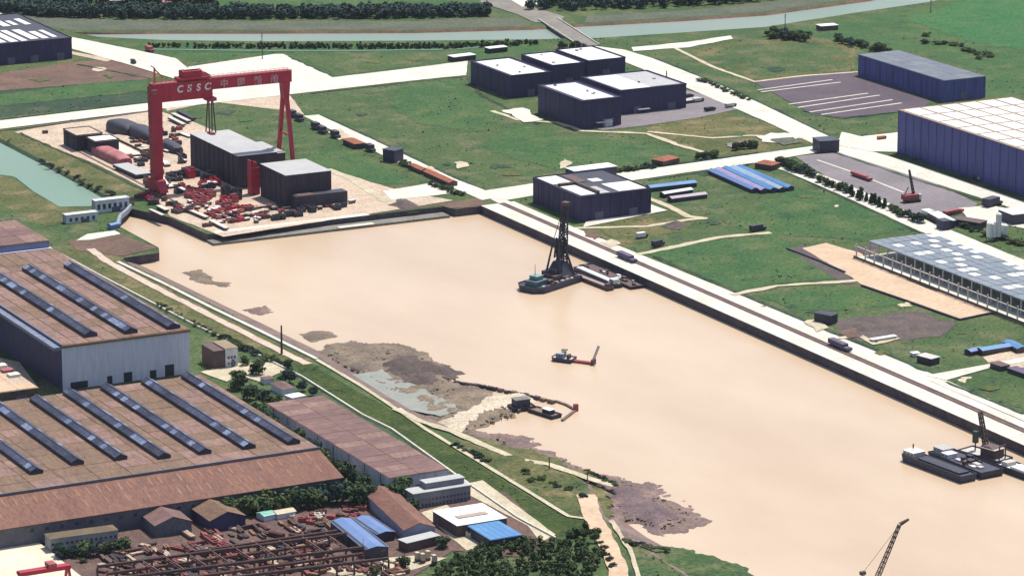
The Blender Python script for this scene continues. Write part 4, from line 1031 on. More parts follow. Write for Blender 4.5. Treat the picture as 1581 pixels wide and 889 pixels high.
plate_stack('white beam stack near the south corner of the west quay', (326, 345), (350, 357), 4, 2.5, WHITE, STEELB)
plate_stack('pale tan timber stack under the shorter shed', (368, 336), (414, 328), 6, 2.5, CONC, STEELB)
plate_stack('thin tan timber stack behind the pale tan stack', (360, 329), (404, 322), 3, 2, CONC, STEELB)
for i, (p, q) in enumerate((((267, 180), (292, 192)), ((262, 186), (284, 197)), ((276, 176), (300, 188)))):
    plate_stack(('first', 'second', 'third')[i] + ' of three slim dark and white bundles behind the crane leg', p, q, 4, 3, WHITE if i < 2 else STEEL, NAVY)
def frame_panel(p, L, w, h, rz, m_, name, label, cat, group, braces=3):
    """welded grillage: rim, cross ribs and a deck plate"""
    c = P(*p)
    t = thing(name, label, cat, (c.x, c.y, .55), rz, group)
    for s in (-1, 1): MB().box(-L / 2, L / 2, s * w / 2 - .4, s * w / 2 + .4, 0, h).build('rim', m_, t)
    for i in range(braces + 1):
        x = -L / 2 + .4 + (L - .8) * i / braces
        MB().box(x - .4, x + .4, -w / 2 + .42, w / 2 - .42, .05, h * random.uniform(.7, 1.3)).build('cross_rib', m_, t)
    MB().box(-L / 2 + .6, L / 2 - .6, -w / 2 + .45, w / 2 - .45, h * .4, h * .55).build('deck_plate', m_, t)
    return t
TN = {'crane_red_paint': 'deep red', 'faded_red_paint': 'faded red', 'bright_red_primer': 'bright red', 'primer_pink': 'pink', 'white_roof': 'white', 'peach_concrete': 'peach', 'dark_steel': 'black', 'brown_steel': 'brown',
      'tan_steel': 'tan', 'rusty_steel': 'rusty', 'rose_primer': 'rose red', 'pale_steel': 'pale'}
r_ = random.Random(11); GRP = []
def rec(o, m_, px): o['tone'] = TN[m_.name]; GRP.append((o, px)); return o
for i in range(30):
    f = r_.random()
    px = 298 + 88 * f + r_.uniform(-14, 14); py = 300 + 32 * f + r_.uniform(-10, 16)
    mm = r_.choice([CRED, CRED2, CRED2, mat('bright_red_primer', (.42, .07, .08), (.3, .05, .06), .3, .7, fine=.2), PINK])
    rec(frame_panel((px, py), r_.uniform(5, 13), r_.uniform(3, 8), r_.uniform(2, 6), r_.choice([0, R(90), R(20), R(110)]), mm,
                'hull_unit', 'x', 'steel panel', 'red hull panels on the quay'), mm, px)
ordinals(GRP, 'welded hull panel', 'in the heap on the quay'); GRP.clear()
for i in range(22):
    f = r_.random()
    px = 290 + 110 * f + r_.uniform(-16, 16); py = 306 + 38 * f + r_.uniform(-8, 14)
    a = r_.uniform(2, 5)
    mm = r_.choice([ROOF_W, ROOF_W, PINK, CONC])
    rec(plate_stack('x', (px, py), (px + r_.uniform(3, 8), py + r_.uniform(-1, 3)), a, r_.uniform(1.5, 3), mm, STEELB, 'white bundles on the quay', 2, 'bundle'), mm, px)
ordinals(GRP, 'small bundle', 'among the red hull panels'); GRP.clear()
for i in range(16):
    px = r_.uniform(276, 372); py = 262 + (px - 276) * .42 + r_.uniform(-1, 13)
    mm = r_.choice([STEEL, STEEL, CRED])
    rec(frame_panel((px, py), r_.uniform(5, 10), r_.uniform(4, 8), r_.uniform(4, 9), r_.choice([0, R(90)]), mm, 'hull_unit', 'x', 'steel block', 'dark blocks beside the tall shed'), mm, px)
ordinals(GRP, 'tall steel block', 'against the tall shed wall'); GRP.clear()
for i in range(12):
    px = r_.uniform(420, 525); py = 338 - (px - 420) * .13 + r_.uniform(-12, 3)
    mm = r_.choice([STEEL, STEEL, STEELB])
    rec(frame_panel((px, py), r_.uniform(5, 10), r_.uniform(3, 6), r_.uniform(2, 5), r_.choice([0, R(90)]), mm, 'hull_unit', 'x', 'steel block', 'dark blocks before the shorter shed'), mm, px)
ordinals(GRP, 'low steel block', 'before the shorter shed'); GRP.clear()
frame_panel((392, 300), 8, 8, 24, 0, CRED, 'hull_unit', 'tall dark red block standing between the two fabrication sheds', 'steel block', None)
for i in range(22):
    px, py = r_.uniform(205, 300), 0
    py = 296 + (px - 205) * .35 + r_.uniform(-4, 10)
    mm = r_.choice([STEEL, STEELB, CRED])
    rec(frame_panel((px, py), r_.uniform(4, 9), r_.uniform(3, 5), r_.uniform(2, 4), r_.uniform(0, 3), mm, 'scrap_steel', 'x', 'steel frame', 'dark frames by the crane foot'), mm, px)
ordinals(GRP, 'steel frame', 'around the foot of the gantry crane'); GRP.clear()

for i in range(95):
    while True:
        px, py = r_.uniform(60, 300), r_.uniform(190, 300)
        if 196 + (px - 60) * .02 < py < 214 + (px - 60) * .44 and not (85 < px < 200 and 195 < py < 262) and not (px > 282 and py > 200): break
    mm = r_.choice([STEEL, STEEL, STEEL, STEELB, STEELB, ROOF_W, CRED2])
    if mm in (ROOF_W, CONC): o = plate_stack('x', (px, py), (px + r_.uniform(5, 14), py + r_.uniform(2, 6)), r_.uniform(2, 5), r_.uniform(1.5, 3), mm, STEELB, 'yard stock west of the gantry crane', 2, 'steel stock')
    else: o = frame_panel((px, py), r_.uniform(4, 10), r_.uniform(2, 5), r_.uniform(1.5, 4), r_.choice([R(90), 0, R(75)]), mm, 'stock_pile', 'x', 'steel stock', 'yard stock west of the gantry crane')
    rec(o, mm, px)
ordinals(GRP, 'stock pile', 'in the yard west of the gantry crane'); GRP.clear()
for i in range(64):
    px = r_.uniform(320, 540); py = 352 - (px - 330) * .145 - r_.uniform(2, 22)
    mm = r_.choice([STEEL, STEELB, ROOF_W, CONC, CRED2, CRED2])
    if mm in (ROOF_W, CONC): o = plate_stack('x', (px, py), (px + r_.uniform(5, 14), py - r_.uniform(0, 2)), r_.uniform(2, 4), r_.uniform(1.5, 3), mm, STEELB, 'stock along the north quay', 2, 'steel stock')
    else: o = frame_panel((px, py), r_.uniform(3, 8), r_.uniform(2, 4), r_.uniform(1.5, 3.5), r_.choice([R(90), 0]), mm, 'stock_pile', 'x', 'steel stock', 'stock along the north quay')
    rec(o, mm, px)
ordinals(GRP, 'stock pile', 'along the north quay'); GRP.clear()

# ================================================================== vessels
def vessel(name, label, p, q, width, fb, hm, dm, cat, bow=.0, stern=.0, z=WL):
    a, b = P(*p, z), P(*q, z); d = b - a; L = d.length; mid = (a + b) / 2
    t = thing(name, label, cat, (mid.x, mid.y, z), math.atan2(d.y, d.x))
    w = width / 2; hl = L / 2
    pl = [(-hl + stern * L, -w), (hl - bow * L, -w), (hl, -w * (.35 if bow else 1)), (hl, w * (.35 if bow else 1)), (hl - bow * L, w), (-hl + stern * L, w)]
    if stern: pl += [(-hl, w * .5), (-hl, -w * .5)]
    bt = [(x * .97, y * .93) for x, y in pl]
    h_ = MB().prism(bt, -1.5, fb, pl).build('hull', hm, t)
    MB().prism([(x * .985, y * .93) for x, y in pl], fb + .01, fb + .12).build('deck', dm, h_)
    m = MB(); n = len(pl)
    for i in range(n): m.beam((pl[i][0], pl[i][1], fb + .5), (pl[(i + 1) % n][0], pl[(i + 1) % n][1], fb + .5), .35, 1)
    m.build('bulwark', hm, h_)
    return t, L
def deckhouse(t, x0, x1, y0, y1, z0, z1, m=None, rm=None, win=3, name='deckhouse'):
    o = MB().box(x0, x1, y0, y1, z0, z1).build(name, m or WALL_W, t)
    MB().box(x0 - .3, x1 + .3, y0 - .3, y1 + .3, z1, z1 + .3).build('house_roof', rm or ROOF_W, o)
    for i in range(win):
        x = x0 + (x1 - x0) * (i + .5) / win
        MB().box(x - .6, x + .6, y0 - .06, y0 + .05, z1 - 2, z1 - .8).build('window', GLASS, o)
    return o
# floating crane
t, L = vessel('floating_crane', 'dark floating crane with tall lattice boom and teal deck in the basin', (813, 452), (878, 431), 27, 4, NAVY, STEEL, 'crane vessel', stern=.12)
deckhouse(t, -L * .4, -L * .14, -6, 6, 4.1, 8, TEALH, TEALH, 5); deckhouse(t, -L * .34, -L * .2, -4, 4, 8.4, 11.5, TEALH, mat('pale_teal', (.2, .32, .3), (.15, .26, .25), .3), 3, 'wheelhouse')
MB().tube((-L * .3, 0, 11.8), (-L * .3, 0, 21), .3, .15).build('mast', STEELB, t)
for x, y, s, hh in ((-.1, -6, 3, 3), (-.02, 5, 4, 4), (.06, -5, 4.5, 5), (.02, 0, 4, 6), (.12, 4, 5, 7), (.14, -2, 5, 9), (-.06, -10, 2, 2), (.22, -9, 3, 3)):
    MB().box(x * L - s, x * L + s, y - s * .7, y + s * .7, 4.1, 4.1 + hh).build('winch', random.choice([STEEL, NAVY, STEELB]), t)
for i in range(8):
    MB().box(L * (-.4 + .11 * i), L * (-.4 + .11 * i) + random.uniform(1.5, 4), -12.6, -10.6, 4.1, 4.1 + random.uniform(1, 2.2)).build('deck_gear', random.choice([ROOF_W, STEELL, STEELB]), t)
bm = MB().lattice((L * .32, -3.6, 4.1), (L * .36 + 3, -1, 62), 3.2, 2.4, 12, .7).lattice((L * .32, 3.6, 4.1), (L * .36 + 3, 1, 62), 3.2, 2.4, 12, .7).build('boom', STEEL, t)
MB().box(L * .36 + 1, L * .36 + 6, -2.6, 2.6, 61, 64).build('boom_head', STEELB, bm)
for s in (-1, 1):
    MB().tube((L * .1, s * 7, 4), (L * .2, s * 3, 34), 1.0, .7).build('back_leg', STEEL, t)
    MB().tube((L * .2, s * 3, 34), (L * .36 + 3, s * 1, 62), .3, n=6).build('stay', STEEL, t)
    MB().tube((L * .45, s * 8, 4), (L * .3, s * 4, 30), 1.1, .8).build('back_leg', STEEL, t)
MB().prism([(L * .12, -9), (L * .44, -9), (L * .44, 9), (L * .12, 9)], 4.1, 17, [(L * .24, -5), (L * .36, -5), (L * .36, 5), (L * .24, 5)]).build('machinery_house', NAVY, t)
MB().lattice((L * .3, 0, 20), (L * .31, 0, 36), 7, 5, 4, 1.0).build('tower', STEEL, t)
# dredger
t, L = vessel('dredger', 'small grey dredger with a long low arm and raised spud', (854, 555), (886, 559), 10, 2.2, NAVY, STEELL, 'dredger', stern=.15)
deckhouse(t, -L * .28, L * .05, -3.4, 3.4, 2.3, 6, mat('blue_grey_paint', (.26, .28, .36), (.2, .22, .28), .3), ROOF_G, 3); MB().box(-L * .14, L * .1, 1, 4, 7.3, 8.3).build('canopy', mat('olive_paint', (.25, .22, .12), (.2, .18, .1), .3), t)
MB().box(L * .2, L * .32, -2, 2, 2.3, 5.5).build('winch', STEELB, t)
MB().box(L * .5, L * 1.42, -1.6, -.2, .3, 1.8).box(L * .5, L * 1.42, .4, 1.8, .3, 1.8).build('ladder_arm', CRED2, t)
MB().box(L * 1.38, L * 1.5, -2.6, 2.6, -.5, 4.2).build('arm_head', STEELB, t); MB().beam((L * 1.4, 0, 2), (L * 1.62, 3, 14), 1.6, 1.6).build('spud', ORNG if 0 else STEELL, t)
# moored barges by the east quay
t, L = vessel('barge', 'white decked barge moored along the quay beside the floating crane', (892, 418), (955, 445), 8, 2.8, STEEL, ROOF_W, 'barge')
MB().box(-L * .46, L * .3, -2.6, 2.6, 3, 4).build('hatch_cover', ROOF_W, t); deckhouse(t, L * .34, L * .44, -2.5, 2.5, 2.9, 6, STEELL, ROOF_W, 2)
t, L = vessel('barge', 'narrow brown barge outside the white decked barge', (889, 428), (943, 449), 6, 2.2, STEELB, STEELL, 'barge')
MB().box(-L * .4, L * .35, -1.9, 1.9, 2.4, 3).build('hatch_cover', mat('mauve_tarpaulin', (.3, .24, .25), (.24, .19, .2), .3), t); MB().box(L * .38, L * .45, -2, 2, 2.3, 5).build('deckhouse', STEELB, t)
t, L = vessel('mooring_pontoon', 'cluttered dark pontoon between the barges and the east quay wall', (905, 412), (985, 446), 13, 1.6, STEEL, STEELB, 'pontoon')
for i in range(26):
    x, y = random.uniform(-.47, .46) * L, random.uniform(-5.5, 5); s = random.uniform(.8, 2.6)
    MB().box(x - s, x + s, y - s * .5, y + s * .5, 1.7, 1.7 + random.uniform(.6, 2.4)).build('deck_gear', random.choice([STEELL, ROOF_W, STEEL, STEELB, STEELB]), t)
t, L = vessel('barge', 'long navy barge with white cabin at the lower right', (1400, 708), (1496, 744), 13, 4.2, NAVY, NAVY, 'barge', stern=.04)
deckhouse(t, -L * .47, -L * .3, -5, 5, 4.3, 7.5, STEELL, ROOF_W, 3); MB().tube((-L * .4, 0, 8.8), (-L * .4, 0, 12), .5).build('funnel', STEELB, t)
MB().box(-L * .25, L * .42, -4.4, 4.4, 4.4, 5.6).build('hatch_cover', STEEL, t)
t, L = vessel('barge', 'broad dark barge with cream cabin and deck gear at the lower right', (1450, 704), (1532, 737), 19, 4, STEEL, NAVY, 'barge')
deckhouse(t, -L * .48, -L * .3, -6, 3, 4.1, 8, STEELL, ROOF_G, 3); deckhouse(t, -L * .28, -L * .16, -8, 0, 4.1, 7, WALL_W, ROOF_W, 2)
for i in range(16):
    x, y = random.uniform(-.1, .46) * L, random.uniform(-8, 8); s = random.uniform(1, 3)
    MB().box(x - s, x + s, y - s * .6, y + s * .6, 4.1, 4.1 + random.uniform(.8, 3.2)).build('deck_gear', random.choice([STEEL, NAVY, STEELB, STEELL, ROOF_W]), t)
t, L = vessel('crane_barge', 'crane barge with raised brown boom beside the quay at the lower right', (1490, 700), (1552, 718), 15, 3.5, NAVY, STEELL, 'crane vessel')
MB().box(L * .0, L * .34, -5, 5, 3.7, 9.5).prism([(0, -5), (L * .34, -5), (L * .34, 5), (0, 5)], 9.5, 11, [(0, -4), (L * .22, -4), (L * .22, 4), (0, 4)]).build('crane_house', STEELB, t)
MB().box(-L * .02, L * .36, -5.4, 5.4, 9.6, 9.9).build('house_roof', STEELL, t)
MB().lattice((L * .02, 0, 8), (-L * .16, 0, 32), 2.6, 1.8, 8, .7).build('boom', STEELB, t)
MB().tube((-L * .3, 2, 3.5), (-L * .3, 2, 16), .5, .4).box(-L * .3 - 1.6, -L * .3 + 1.6, .6, 3.4, 9, 17).build('mast_net', mat('green_net', (.06, .09, .06), (.05, .07, .05), .3), t)
MB().beam((L * .42, -3, 3.5), (L * .42, -3, 13), .7).beam((L * .42, 3, 3.5), (L * .42, 3, 13), .7).beam((L * .42, -3, 13), (L * .42, 3, 13), .7).build('a_frame', STEELB, t)
t, L = vessel('barge', 'white decked barge cut by the right edge of the frame', (1550, 722), (1610, 744), 14, 3.4, STEEL, ROOF_W, 'barge')
MB().box(-L * .2, L * .4, -5, 5, 3.6, 5).build('hatch_cover', ROOF_W, t); MB().box(-L * .45, -L * .3, -4, 4, 3.5, 6).build('deckhouse', STEELL, t)
# crane whose boom rises into the frame at the bottom right
b0 = P(1330, 925, WL)
t, L = vessel('crane_barge', 'slim lattice crane boom rising from the bottom right edge', (1290, 950), (1375, 930), 16, 3.5, NAVY, STEEL, 'crane vessel')
MB().box(-8, 4, -4, 4, 3.6, 8.5).build('crane_house', STEELB, t)
loc = t.matrix_basis.inverted()
tip = loc @ P(1389, 809, 44); tp2 = loc @ P(1403, 801, 46)
ft = loc @ P(1343, 918, 4)
MB().lattice(ft, tip, 2.4, 1.3, 14, .4).build('boom', STEELB, t)
MB().lattice(tip, tp2, 1.5, .7, 4, .35).build('jib', STEELB, t)
ap_ = loc @ P(1332, 884, 14)
MB().beam(ft + Vector((-4, 2, 0)), ap_, 1.4).beam(ft + Vector((-4, -2, 0)), ap_, 1.4).tube(ap_, tip, .12, n=5).box(ap_.x - 1.6, ap_.x + 1.6, ap_.y - 1.2, ap_.y + 1.2, ap_.z - 1, ap_.z + 1).build('mast', STEELB, t)
# wrecked pontoon on the spit
t = thing('ruined_jetty', 'broken concrete jetty wall along the muddy spit', 'jetty', tuple(P(780, 606, WL)))
loc = t.location
pts = [P(x, y, WL) - loc for x, y in ((702, 592), (740, 598), (780, 606), (815, 613), (856, 624))]
for i in range(4):
    for j in range(4):
        a_, b_ = pts[i].lerp(pts[i + 1], j / 4 + .01), pts[i].lerp(pts[i + 1], (j + random.uniform(.7, .98)) / 4)
        zz = random.uniform(.2, 1.1); o_ = Vector((random.uniform(-.6, .6), random.uniform(-.6, .6), zz))
        MB().beam(a_ + o_, b_ + o_, 3.0, 3.2).build('wall_section', random.choice([QWALL, MUD, QWALL]), t)
        if random.random() < .6: MB().beam(a_ + o_ + Vector((.2, .8, 1.85)), b_ + o_ + Vector((-.2, .8, 1.85)), 1.5, .4).build('coping', CONC if j % 2 else DIRT, t)
pts = [P(x, y, WL) - loc for x, y in ((858, 620), (875, 626), (889, 634), (880, 641), (868, 650))]
for i in range(4): MB().beam(pts[i] + Vector((0, 0, .5)), pts[i + 1] + Vector((0, 0, .5)), 2, 1.6).build('rubble_wall', MUD, t)
MB().box(pts[2].x - 1.4, pts[2].x + 1.4, pts[2].y - 1.4, pts[2].y + 1.4, 0, 5).build('beacon', CRED2, t)
t, L = vessel('sunken_barge', 'dark half sunken barge with raised house on the muddy spit', (788, 634), (822, 630), 11, 2.4, STEEL, STEELB, 'barge')
MB().box(-L * .35, L * .3, -4, 4, 2.5, 8).build('deckhouse', NAVY, t); MB().box(-L * .37, L * .32, -4.4, 4.4, 8, 8.4).build('house_roof', QLEDGE, t)
t, L = vessel('sunken_barge', 'flat dark barge with low white hut at the tip of the spit', (822, 634), (860, 646), 9, 1.8, STEEL, MUDG, 'barge')
MB().box(0, L * .3, -2.5, 2.5, 1.9, 5).build('deckhouse', STEEL, t); MB().box(-.3, L * .32, -2.8, 2.8, 5, 5.3).build('house_roof', ROOF_W, t)

# ================================================================== vehicles
def truck(label, p, ang, L=9, wdt=2.6, hh=3.2, cm=WALL_W, bm=CRED2, group=None, name='truck', cat='truck', z=.7):
    c = P(*p)
    t = thing(name, label, cat, (c.x, c.y, z), ang, group)
    MB().box(L * .3, L * .5, -wdt / 2, wdt / 2, .7, 2.7).build('cab', cm, t)
    MB().box(L * .5, L * .505, -wdt * .42, wdt * .42, 1.7, 2.5).build('windscreen', GLASS, t)
    MB().box(-L * .5, L * .28, -wdt / 2, wdt / 2, 1.0, hh).build('cargo_box', bm, t)
    MB().box(-L * .5, L * .48, -wdt * .3, wdt * .3, .5, .95).build('chassis', STEEL, t)
    me = MB().tube((0, -.25, 0), (0, .25, 0), .55, n=10).mesh('wheel', TYRE)
    for x in (.38, -.2, -.38):
        for s in (-1, 1): put('wheel', me, t, (L * x, s * (wdt / 2 - .2), .5))
    return t
UA = R(-90)
truck('long red lorry parked where the top left roads meet', (231, 80), UA, 17, 4, 5, CRED2, CRED2)
truck('dark lorry on the road below the dark top left hall', (206, 99), UA, 9, 3, 4, STEEL, STEEL)
truck('purple covered wagon on the quay rails beside the barges', (968, 402), UA, 26, 5, 4.5, mat('plum_paint', (.12, .09, .14), (.09, .07, .11), .3), MATS['plum_paint'], z=.8)
truck('purple covered wagon on the quay rails towards the lower right', (1297, 538), UA, 26, 5, 4.5, MATS['plum_paint'], MATS['plum_paint'], z=.8)
truck('dark box lorry alone on the meadow path', (1170, 357), R(5), 15, 4, 5, STEEL, STEEL)
truck('white topped lorry by the meadow paths near the quay', (991, 368), R(5), 10, 4, 4.5, STEEL, ROOF_W)
truck('dark lorry at the head of the lower meadow path', (1016, 381), R(20), 13, 4, 5, STEEL, STEEL)
truck('small car on the main road beside the giant hall', (1412, 248), UA, 5, 2.2, 1.9, STEELB, STEELB)
truck('car parked beside the road under the giant hall', (1508, 278), UA, 10, 3, 2.6, STEELL, STEEL)
truck('small car at the junction by the giant hall', (1361, 216), 0, 9, 3, 3, STEELB, ORNG)
truck('long red trailer in the grey lot', (1330, 276), UA, 30, 4, 3.4, CRED2, CRED2)
truck('red low loader at the far end of the grey lot', (1472, 331), R(12), 22, 4, 3.4, CRED2, CRED2)
truck('dark tipper at the corner of the grey lot', (1532, 318), R(20), 20, 8, 7, NAVY, NAVY)
for i, (x, y) in enumerate(((1062, 152), (1078, 158), (1096, 172), (1128, 166))):
    truck(('nearest', 'second', 'third', 'last')[i] + ' vehicle in the car park from the dark hall', (x, y), R(8), 12, 4, 3.6, STEEL, random.choice([STEEL, STEELL]))
for i, (x, y, m_) in enumerate(((452, 181, NAVY), (462, 187, STEEL), (488, 200, STEEL), (498, 206, STEEL), (518, 213, STEEL), (572, 234, STEEL))):
    truck(('first', 'second', 'third', 'fourth', 'fifth', 'sixth')[i] + ' dark lorry along the meadow road counting from the crane leg', (x, y), UA, 13, 5, 6, NAVY, m_, 'lorries on the meadow road')
# mobile crane on the grey lot
c = P(1408, 312); t = thing('mobile_crane', 'red crawler crane with raised dark boom in the grey lot', 'crane', (c.x, c.y, .7))
for s in (-1, 1): MB().box(-6, 6, s * 4 - 1, s * 4 + 1, 0, 2).build('crawler_track', TYRE, t)
MB().box(-9, 5, -3.6, 3.6, 2.1, 6.5).build('engine_house', CRED2, t); MB().box(5.1, 8, -3, 0, 2.1, 6).build('cab', WALL_W, t)
MB().lattice((2, 0, 4), (-1, 4, 27), 1.8, 1.0, 8, .5).build('boom', STEEL, t)
MB().beam((-8, 0, 6), (-4, 0, 13), .6).build('a_frame', STEEL, t)
# silos
for i, (x, hh) in enumerate(((1527, 12), (1534, 11), (1541, 19), (1551, 9))):
    c = P(x, 372 - (x - 1527) * .1)
    t = thing('silo', ('leftmost', 'second', 'tallest', 'shortest rightmost')[i] + ' white silo of the batching plant behind the open steel hall', 'silo', (c.x, c.y, 0), 0, 'batching plant silos')
    MB().tube((0, 0, 3), (0, 0, 3 + hh), 2.4, n=14).build('tank', ROOF_W, t); MB().tube((0, 0, 3 + hh), (0, 0, 4.4 + hh), 2.4, .6, 14).build('cone_top', ROOF_W, t)
    for s in (0, 1, 2, 3): MB().beam((1.6 * (-1) ** s, 1.6 * (-1) ** (s // 2), 0), (1.6 * (-1) ** s, 1.6 * (-1) ** (s // 2), 3), .4).build('leg', STEEL, t)

# ================================================================== works yard clutter: crane runways and steel stock
def runway(label, p, q, z=9, n=8, m_=STEELB):
    a, b = P(*p, z), P(*q, z); b.y = a.y + (b.y - a.y); d = b - a; L = d.length
    t = thing('crane_runway', label, 'crane runway', (a.x, a.y, 0), math.atan2(d.y, d.x))
    MB().box(0, L, -.5, .5, z - 1.4, z).box(0, L, -.8, .8, z, z + .25).build('beam', m_, t)
    MB().box(0, L, -.25, .25, z + .26, z + .5).build('rail', STEELB, t)
    me = MB().box(-.5, .5, -.5, .5, 0, z - 1.4).mesh('column', m_)
    for i in range(n + 1): put('column', me, t, (L * i / n, 0, 0))
rust_ = mat('runway_rust', (.17, .085, .07), (.11, .06, .055), .3, .85, fine=.3)
runway('upper steel crane runway across the pipe yard', (150, 873), (535, 822), 9, 14)
runway('middle steel crane runway across the pipe yard', (190, 890), (562, 843), 9, 13)
runway('lower steel crane runway at the bottom of the frame', (330, 893), (600, 860), 9, 10)
runway('thin rusty frame row in front of the brown roofed stores', (300, 850), (520, 818), 6, 16, rust_)
runway('thin rusty frame row between the upper and middle runways', (165, 884), (500, 838), 6, 22, rust_)
runway('thin rusty frame row below the middle runway', (250, 896), (560, 853), 6, 20, rust_)
for i in range(9):                                       # cross trusses that tie the runways together
    px = 215 + i * 36; a = P(px, 868 - (px - 150) * .1325 + 3, 8.4); b_ = P(px + 34, 890 - (px + 34 - 190) * .1263 + 1, 8.4)
    t = thing('cross_truss', ORD[i] + ' rusty cross truss from the left over the pipe yard', 'truss', (a.x, a.y, 0), 0, 'cross trusses over the pipe yard')
    d_ = b_ - a
    MB().beam((0, 0, 8.6), (d_.x, d_.y, 8.6), .6).build('top_chord', rust_, t); MB().beam((0, 0, 7), (d_.x, d_.y, 7), .5).build('bottom_chord', rust_, t)
    for j in range(5): MB().beam((d_.x * j / 5, d_.y * j / 5, 7), (d_.x * (j + 1) / 5, d_.y * (j + 1) / 5, 8.6), .35).build('diagonal', rust_, t)
c = P(70, 905); t = thing('portal_crane', 'dark red portal crane at the bottom left corner', 'crane', (c.x, c.y, 0))
MB().box(-16, 16, -1.5, 1.5, 9, 11.5).build('bridge', CRED, t); MB().box(-16, 16, 3, 5, 9, 11).build('bridge', CRED, t)
for x in (-15, 15): MB().beam((x, -4, 0), (x, 0, 9), 1.4).beam((x, 6, 0), (x, 3, 9), 1.4).build('leg', CRED, t)
MB().box(2, 7, -2, 5.5, 11.6, 14).build('trolley', CRED2, t)
tan = mat('tan_steel', lit(196, 150, 118), lit(160, 118, 100), .3, .8, fine=.25); rust = mat('rusty_steel', lit(138, 92, 82), lit(108, 74, 72), .3, .85, fine=.3)
rose = mat('rose_primer', lit(198, 112, 108), lit(160, 84, 86), .3, .8, fine=.2)
r_ = random.Random(21)
k = 0
BAY = {}
while k < 290:
    px, py = r_.uniform(150, 620), r_.uniform(800, 893)
    if py < 872 - (px - 150) * .13 - 26 or (510 < px and py < 866) or (py < 842 and px < 285): continue
    L_ = r_.uniform(4, 14); w_ = r_.uniform(1.6, 4.2); c = P(px, py); hh = r_.uniform(.8, 3)
    t = thing('steel_bundle', 'bundle of rusty steel stock lying in the pipe yard', 'steel stock', (c.x, c.y, .5), r_.choice([R(90), R(90), R(84), R(4), R(120)]), 'steel stock in the pipe yard')
    mm = r_.choice([tan, tan, rust, rust, rust, rose, STEELB, STEELB, STEEL, CONC])
    t['tone'] = TN[mm.name]
    up, mi, lo = 873 - (px - 150) * .1325 + 9, 890 - (px - 190) * .1263 + 9, 893 - (px - 330) * .122 + 9
    bay = 'above the upper runway' if py < up else 'between the upper and middle runways' if py < mi else 'between the middle and lower runways' if py < lo else 'below the lower runway'
    BAY.setdefault(bay, []).append((t, px))
    nb = r_.randint(2, 4)
    for i in range(nb): MB().box(-L_ / 2 + r_.uniform(-.6, .6), L_ / 2 + r_.uniform(-.6, .6), -w_ / 2 + w_ * i / nb, -w_ / 2 + w_ * (i + .86) / nb, .3, .3 + hh * r_.uniform(.6, 1)).build('bar', mm, t)
    MB().box(-L_ * .3, -L_ * .3 + .5, -w_ / 2, w_ / 2, 0, .3).box(L_ * .3, L_ * .3 + .5, -w_ / 2, w_ / 2, 0, .3).build('bearer', STEELB, t)
    k += 1
for bay, ls in BAY.items(): ordinals(ls, 'steel bundle', bay)
for i in range(26):
    px, py = r_.uniform(440, 560), r_.uniform(782, 812)
    mm = r_.choice([tan, rust, rose, STEELL, CRED2])
    rec(frame_panel((px, py), r_.uniform(3, 8), r_.uniform(2, 5), r_.uniform(1, 3), r_.uniform(0, 3), mm, 'scrap_steel', 'x', 'steel frame', 'scrap frames behind the blue roofs', 2), mm, px)
ordinals(GRP, 'scrap frame', 'behind the pale blue roofs'); GRP.clear()
for i in range(14):
    px, py = r_.uniform(685, 745), 0; py = 800 + (px - 685) * .55 + r_.uniform(-3, 8)
    mm = r_.choice([rust, STEELB, tan, STEELL])
    rec(frame_panel((px, py), r_.uniform(3, 7), r_.uniform(2, 5), r_.uniform(1, 3.5), r_.uniform(0, 3), mm, 'scrap_steel', 'x', 'steel frame', 'scrap frames by the blue hall', 2), mm, px)
ordinals(GRP, 'scrap frame', 'beside the bright blue roofed hall'); GRP.clear()
for i, (x, y) in enumerate(((642, 868), (650, 870), (658, 866), (668, 872))):
    plate_stack(('first', 'second', 'third', 'fourth')[i] + ' upright cream slab from the left near the bottom trees', (x, y), (x + 5, y - 1), 3, 6, mat('cream_panel', (.46, .4, .3), (.4, .34, .26), .3), MATS['cream_panel'])
frame_panel((330, 838), 16, 7, 3, R(90), rose, 'steel_grillage', 'large rose red steel frame in the middle of the pipe yard', 'steel frame', None, 5)
frame_panel((350, 852), 14, 6, 3.5, R(90), CRED2, 'steel_grillage', 'dark red steel frame below the rose red frame', 'steel frame', None, 4)

HAZE = 0.7e-5
